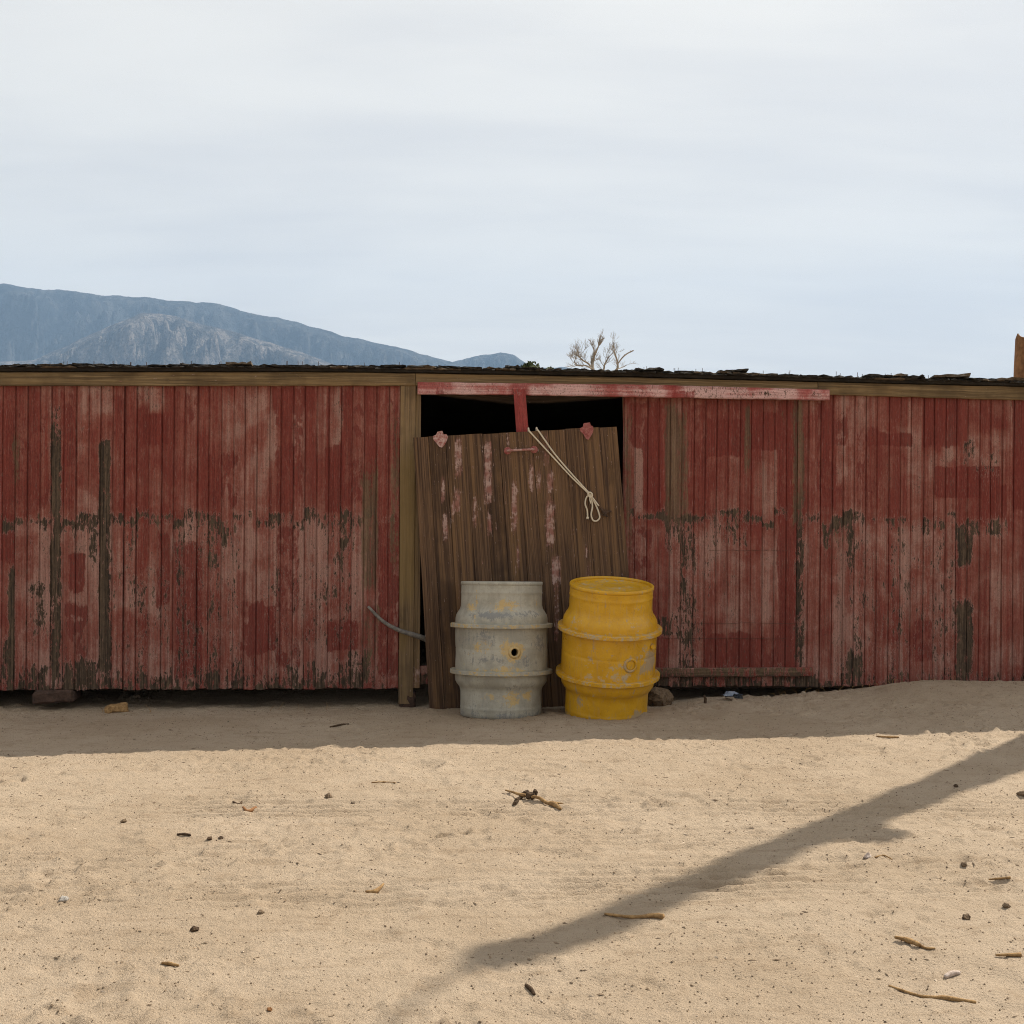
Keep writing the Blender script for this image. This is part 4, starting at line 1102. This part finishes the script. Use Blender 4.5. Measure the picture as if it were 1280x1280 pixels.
stick('twig', [(303, 1014, .003), (310, 1013.5, .005), (319, 1014, .004)], [.006, .009, .008], M_RUST, 'orange brown bark chip lying in the left yard', 'bark chip')
stick('twig', [(292, 1003.5, .004), (299, 1002.5, .006), (303, 1003, .004)], [.004, .007, .004], M_BARK, 'dark sliver just above the orange brown bark chip', 'twig')
stick('twig', [(222, 1044, .004), (231, 1044.5, .006), (239, 1045.5, .004)], [.004, .006, .003], M_BARK, 'flat dark sliver left of two small dark stones', 'twig')
stick('twig', [(457, 1116.5, .006), (468, 1115, .008), (480, 1113, .006)], [.004, .010, .004], M_STICK, 'curled tan leaf scrap on open sand left of the long shadow', 'leaf')
stick('twig', [(465, 978.8, .003), (480, 978.5, .004), (494, 979, .003)], [.003, .004, .003], M_STICK, 'thin straw near the shed shadow left of centre', 'twig')
stick('twig', [(1096, 921, .004), (1110, 922.5, .006), (1124, 922, .004)], [.004, .006, .004], M_STICK, 'tan straw just outside the shed shadow at right', 'twig')
stick('twig', [(412, 909, .004), (424, 907.5, .006), (436, 905.5, .004)], [.004, .006, .004], M_BARK, 'dark straight twig in the shed shadow left of the grey barrel', 'twig')
stick('twig', [(203, 1205.5, .003), (212, 1207, .006), (222, 1209, .004)], [.004, .006, .003], M_STICK, 'short tan twig in the lower left yard', 'twig')
def pebble(px, py, rx, ry, rz, mat, label, seed, cat='stone'):
    P = on_ground(px, py); rx *= .66; ry *= .66; rz *= .7
    rough_block('stone', P + Vector((0, 0, rz * .22)), rx, ry, rz, mat, rot=random.uniform(0, 3), tilt=random.uniform(-.2, .2), seed=seed, cuts=2, amp=rx * .22, bevel=min(rx, ry, rz) * .42, label=label, cat=cat)
pebble(1086, 1070, .060, .05, .045, M_PALE, 'pale pinkish stone just below the bulge of the long shadow', 41)
pebble(1208, 1148, .042, .035, .026, M_STONE, 'left one of two oval brown stones in the right yard', 42)
pebble(1258, 1134, .042, .035, .026, M_STONE, 'right one of two oval brown stones in the right yard', 43)
pebble(1277, 994, .07, .05, .035, M_STONE, 'dark stone cut by the right edge below the long shadow', 44)
pebble(411, 997, .055, .045, .032, M_STONE, 'brown stone alone in the upper yard left of the bark scab stick', 45)
pebble(441, 1003, .03, .03, .018, M_BARK, 'small dark stone right of the lone brown stone in the upper yard', 46)
pebble(155, 1027.5, .045, .035, .025, M_STONE, 'brown stone in the left yard above the tyre marks', 47)
pebble(262, 1050, .035, .03, .022, M_BARK, 'left one of two small dark stones near the flat sliver', 48)
pebble(276, 1048.5, .032, .028, .02, M_BARK, 'right one of two small dark stones near the flat sliver', 49)
pebble(80, 1127.5, .055, .045, .022, M_GREY, 'pale grey stone at the far left of the yard', 50)
pebble(243, 1163.5, .042, .035, .026, M_BARK, 'dark clod in the lower left yard', 51)
pebble(1195, 983.5, .035, .03, .022, M_BARK, 'small dark stone inside the upper end of the long shadow', 52)
pebble(326, 1142, .036, .03, .02, M_STONE, 'brown clod on the left yard below the tyre marks', 53)
pebble(337, 1263, .022, .02, .016, M_RUST, 'small reddish stone near the bottom edge, left of centre', 54)
pebble(1205, 1084, .036, .03, .022, M_STONE, 'small brown stone between the pale stone and the right edge', 55)

# fine grit and bark crumbs: nobody could count them
cnt = 80000
gx = rng.uniform(-4.2, 4.2, cnt); gy = 2.9 + 5.6 * rng.random(cnt) ** 1.3
keep = (np.abs(gx) < gy * .46 + .2)
dens = fbm(gx * 1.3 + 5, gy * 2.0, 3)
keep &= dens > rng.uniform(-.9, .35, cnt)
keep &= q_front(gx, gy) > .05
gx, gy = gx[keep], gy[keep]
gz = ground_zs(gx, gy)
ico = np.array([(1, 0, 0), (-1, 0, 0), (0, 1, 0), (0, -1, 0), (0, 0, 1), (0, 0, -1)], float)
icof = np.array([(0, 2, 4), (2, 1, 4), (1, 3, 4), (3, 0, 4), (2, 0, 5), (1, 2, 5), (3, 1, 5), (0, 3, 5)])
n = len(gx)
size = .0012 + .0034 * rng.random(n) ** 4.5
stretch = np.where(rng.random(n) < .10, rng.uniform(2, 5, n), 1.0)
an = rng.uniform(0, 6.28, n)
V = ico[None] * (1 + rng.uniform(-.35, .35, (n, 6, 1)))
V = V * np.stack([size * stretch, size, size * .7], -1)[:, None, :]
c, s = np.cos(an)[:, None], np.sin(an)[:, None]
V = np.stack([V[..., 0] * c - V[..., 1] * s, V[..., 0] * s + V[..., 1] * c, V[..., 2]], -1)
V += np.stack([gx, gy, gz + size * .25], -1)[:, None, :]
Fc = (icof[None] + (np.arange(n) * 6)[:, None, None]).reshape(-1, 3)
M_GRIT, g, b = material('mixed_grit')
tn = g.attr('tone')
g.put(g.mix(g.ss(tn, .90, .94), g.mix(tn, (.10, .07, .045), (.30, .215, .14)), (.46, .37, .28)), b.inputs['Base Color'])
mk('gravel', V.reshape(-1, 3), Fc, M_GRIT, attrs={'tone': np.repeat(rng.random(n), 6)}, origin=(0, 0, 0), kind='stuff')
# dry stalks along the mound under the right wall
parts = []
for i in range(40):
    u = random.uniform(1.7, 3.9) if i < 30 else random.uniform(-3.5, -1)
    P = wpt(u, 0, random.uniform(.02, .16)); P.z = ground_z(P.x, P.y)
    a = random.uniform(-1, 1)
    parts.append(tube([P - Vector((0, 0, .01)), P + Vector((.02 * a, random.uniform(-.02, .02), random.uniform(.01, .03))), P + Vector((.05 * a, random.uniform(-.03, .02), random.uniform(.01, .06)))], [.002, .0016, .0008], 4))
mk('dry_grass', *join(parts), M_STICK, origin=(0, 0, 0), kind='stuff')

# ------------------------------------------------------------------ trees behind
def grow(parts, p, d, ln, r, depth, rs, spread=.55, upb=.12):
    n = 4; pts = [p]; q = p.copy(); dd = d.copy()
    for i in range(n):
        dd = (dd + Vector((rs.uniform(-1, 1), rs.uniform(-1, 1), rs.uniform(-.7, 1) + upb)) * .16).normalized()
        q = q + dd * (ln / n); pts.append(q)
    parts.append(tube(pts, list(np.linspace(r * .46, r * .26, n + 1)), 5))
    if depth == 0: return
    for k in range(rs.choice([3, 3, 4])):
        i = rs.randint(2, n)
        nd = (dd + Vector((rs.uniform(-1, 1), rs.uniform(-1, 1), rs.uniform(-.5, .9))) * spread).normalized()
        grow(parts, pts[i], nd, ln * rs.uniform(.6, .95), r * .6, depth - 1, rs, spread, upb)
TD = 22.0
tb = at_depth(742, 500, TD); tb.z = 0
tree = empty('bare_tree', tb, label='bleached leafless tree rising behind the shed roof', cat='tree')
fork = at_depth(746, 478, TD)
mk('trunk', *tube(spline([tb - Vector((0, 0, .2)), L3(tb, fork, .5) + Vector((.1, 0, 0)), fork], 5), list(np.linspace(.17, .12, 11)), 8), M_TWIG, tree, smooth=True)
rs = random.Random(5)
def limb(pix, r0, r1, seed, depth, ln, every=1, spread=.6):
    rs = random.Random(seed); parts = []
    pts = [at_depth(x, y, TD + dz) for x, y, dz in pix]; sp = spline(pts, 4)
    parts.append(tube(sp, list(np.linspace(r0 * .45, r1 * .55, len(sp))), 6))
    for i in range(len(sp) // 3, len(sp), every):
        d = (sp[i] - sp[max(i - 1, 0)]).normalized()
        nd = (d + Vector((rs.uniform(-1, 1), rs.uniform(-1, 1), rs.uniform(-.3, .6))) * .8).normalized()
        grow(parts, sp[i], nd, ln * rs.uniform(.6, 1.2), r1 * .7, depth, rs, spread)
    return join(parts)
mk('limb', *limb([(746, 478, 0), (741, 462, 0), (741, 450, .1), (745, 440, 0), (748, 433, 0)], .09, .022, 3, 3, .115), M_TWIG, tree)
mk('limb', *limb([(742, 464, 0), (736, 455, .2), (728, 450, .2), (724, 445, .3)], .05, .018, 8, 3, .14), M_TWIG, tree)
mk('limb', *limb([(742, 462, 0), (732, 457, -.2), (722, 457, -.3), (718, 452, -.3)], .04, .016, 12, 3, .14), M_TWIG, tree)
mk('limb', *limb([(746, 478, 0), (754, 464, .3), (756, 455, .3), (761, 446, .3)], .05, .016, 21, 3, .12), M_TWIG, tree)
mk('limb', *limb([(746, 478, 0), (769, 464, -.2), (772, 454, -.2), (768, 440, -.2), (767.5, 433, -.2)], .06, .016, 31, 3, .10, 2), M_TWIG, tree)
mk('limb', *limb([(772, 455, -.2), (778, 447, -.2), (784, 442, -.2), (789, 439.5, -.2), (792, 438, -.2)], .03, .022, 44, 0, .06, 6), M_TWIG, tree)
mk('limb', *limb([(770, 462, -.2), (778, 459, 0), (784, 456, 0)], .02, .010, 47, 2, .13, 2), M_TWIG, tree)
def bush(name, cx, cy, w_, h_, dist, n, label, seed):
    rs = random.Random(seed); C = at_depth(cx, cy, dist); gr = C.copy(); gr.z = 0
    t = empty(name, gr, label=label, cat='shrub')
    k = dist / 1500
    mk('trunk', *tube([gr - Vector((0, 0, .1)), L3(gr, C, .6) + Vector((.08, 0, 0)), C], [.09, .06, .03], 6), M_BARK, t)
    V = []; Fc = []
    cl = [(rs.uniform(-.8, .8), rs.uniform(-1, 1), rs.uniform(-.9, .7)) for _ in range(9)]
    for i in range(n):
        c = rs.choice(cl)
        p = C + Vector((c[0] * w_ * k, c[1] * w_ * k, c[2] * h_ * k)) + Vector((rs.gauss(0, .28) * w_ * k, rs.gauss(0, .3) * w_ * k, rs.gauss(0, .3) * h_ * k))
        a = Vector((rs.uniform(-1, 1), rs.uniform(-1, 1), rs.uniform(-1, 1))).normalized() * .05; b_ = a.orthogonal().normalized() * .03
        o = len(V); V += [tuple(p - a), tuple(p + b_), tuple(p + a), tuple(p - b_)]; Fc.append((o, o + 1, o + 2, o + 3))
    mk('crown', V, Fc, M_LEAF, t)
bush('shrub', 664, 461, 9, 6, 26, 700, 'dark green shrub crown just left of the bleached tree, behind the roof', 3)
bush('shrub', 683, 464, 7, 4, 27, 420, 'smaller low green shrub between the dark one and the bleached tree', 4)
# rusty hopper at the right edge, behind the roof
HD = 12.5
hc = at_depth(1303, 600, HD); hc.z = ground_z(hc.x, hc.y)
hop = empty('rusty_hopper', hc, label='rusty brown steel hopper rim standing behind the roof at the right edge', cat='hopper')
zt_ = at_depth(1290, 424, HD).z
V = []; n = 40; lev = [0, .6, 1.2, 1.8, 2.3, zt_ - .3, zt_]
for side in (0, 1):
    for li, z in enumerate(lev):
        for k in range(n):
            a = 2 * math.pi * k / n
            r_ = (.345 - .012 * li) - side * .012
            zz_ = z + hc.z
            if li == len(lev) - 1: zz_ += .05 - .17 * (abs(math.pi - a) / math.pi) ** .55
            V.append((hc.x + r_ * math.cos(a), hc.y + r_ * math.sin(a), zz_))
Fc = []; m_ = len(lev)
for side in (0, 1):
    for li in range(m_ - 1):
        for k in range(n):
            a = (side * m_ + li) * n + k; c = (side * m_ + li) * n + (k + 1) % n
            Fc.append((a, c, c + n, a + n) if side == 0 else (a, a + n, c + n, c))
for k in range(n):
    a = (m_ - 1) * n + k; c = (m_ - 1) * n + (k + 1) % n; d = m_ * n
    Fc.append((a, c, c + d, a + d))
mk('shell', V, Fc, M_RUST, hop)
for z in (.5, 1.4):
    pv, pf = circ([(z - .03, .34), (z - .03, .365), (z + .03, .365), (z + .03, .34)], Matrix.Translation(hc), 40)
    mk('band', pv, pf, M_IRON, hop)

# the dead trunk whose shadow crosses the yard: it stands outside the frame to the right
hd_ = Vector((math.sin(SUN_AZ), math.cos(SUN_AZ), 0))
PB = Vector((_A.x, _A.y, 0)) + hd_ * 3.8
def caster(px, py, off=0.0):
    """the point above the trunk's foot whose shadow falls at this photograph pixel"""
    Gp = on_ground(px, py)
    sdist = (PB - Gp).dot(hd_) + off
    return Gp + SUN_D * (sdist / math.cos(SUN_EL))
PB.z = ground_z(PB.x, PB.y)
dt = empty('dead_tree', PB, label='dead broken trunk beyond the right edge, casting the long shadow over the sand', cat='tree')
cl_ = [(1280, 942), (1190, 979), (1100, 1015), (1000, 1052), (900, 1093), (850, 1113), (750, 1156), (650, 1187), (607, 1195)]
rad_ = [.175, .138, .115, .106, .098, .097, .096, .096, .097]
tp = [caster(x, y, .0) for x, y in cl_]
foot = Vector((PB.x, PB.y, PB.z - .3))
tp = [foot, L3(foot, tp[0], .5)] + tp; rad_ = [.30, .25] + rad_
sp = spline(tp, 5)
mk('trunk', *tube(sp, list(np.interp(np.linspace(0, len(rad_) - 1, len(sp)), range(len(rad_)), rad_) * (1 + .04 * np.sin(np.arange(len(sp)) * 1.9))), 12), M_TRUNKDEAD, dt, smooth=True)
p = spline([tp[-1] - Vector((0, 0, .1)), caster(560, 1222, .1), caster(515, 1255, .2), caster(470, 1292, .3)], 5)
mk('limb', *tube(p, list(np.linspace(.016, .012, len(p))), 7), M_TRUNKDEAD, dt, smooth=True)
p = spline([tp[4], caster(1082, 1040, .08), caster(1096, 1046, .12), caster(1122, 1042, .15)], 5)
mk('limb', *tube(p, list(np.interp(np.linspace(0, 1, len(p)), [0, .5, .8, 1], [.06, .08, .085, .05])), 8), M_TRUNKDEAD, dt, smooth=True)

# ------------------------------------------------------------------ the air
hz = bpy.data.materials.new('thin_blue_haze'); hz.use_nodes = True
nt = hz.node_tree; nt.nodes.clear()
ho = nt.nodes.new('ShaderNodeOutputMaterial'); pv = nt.nodes.new('ShaderNodeVolumePrincipled')
pv.inputs['Color'].default_value = (.42, .645, .98, 1); pv.inputs['Density'].default_value = 0.00009
nt.links.new(pv.outputs[0], ho.inputs['Volume'])
zz0, zz1 = -60, 1420
V = [(x, y, z) for z in (zz0, zz1) for x, y in ((-7360, -900), (7360, -900), (7360, 7360), (-7360, 7360))]
hb = mk('haze', V, [(3, 2, 1, 0), (4, 5, 6, 7), (0, 1, 5, 4), (1, 2, 6, 5), (2, 3, 7, 6), (3, 0, 4, 7)], hz, origin=(0, 0, 0), kind='stuff')
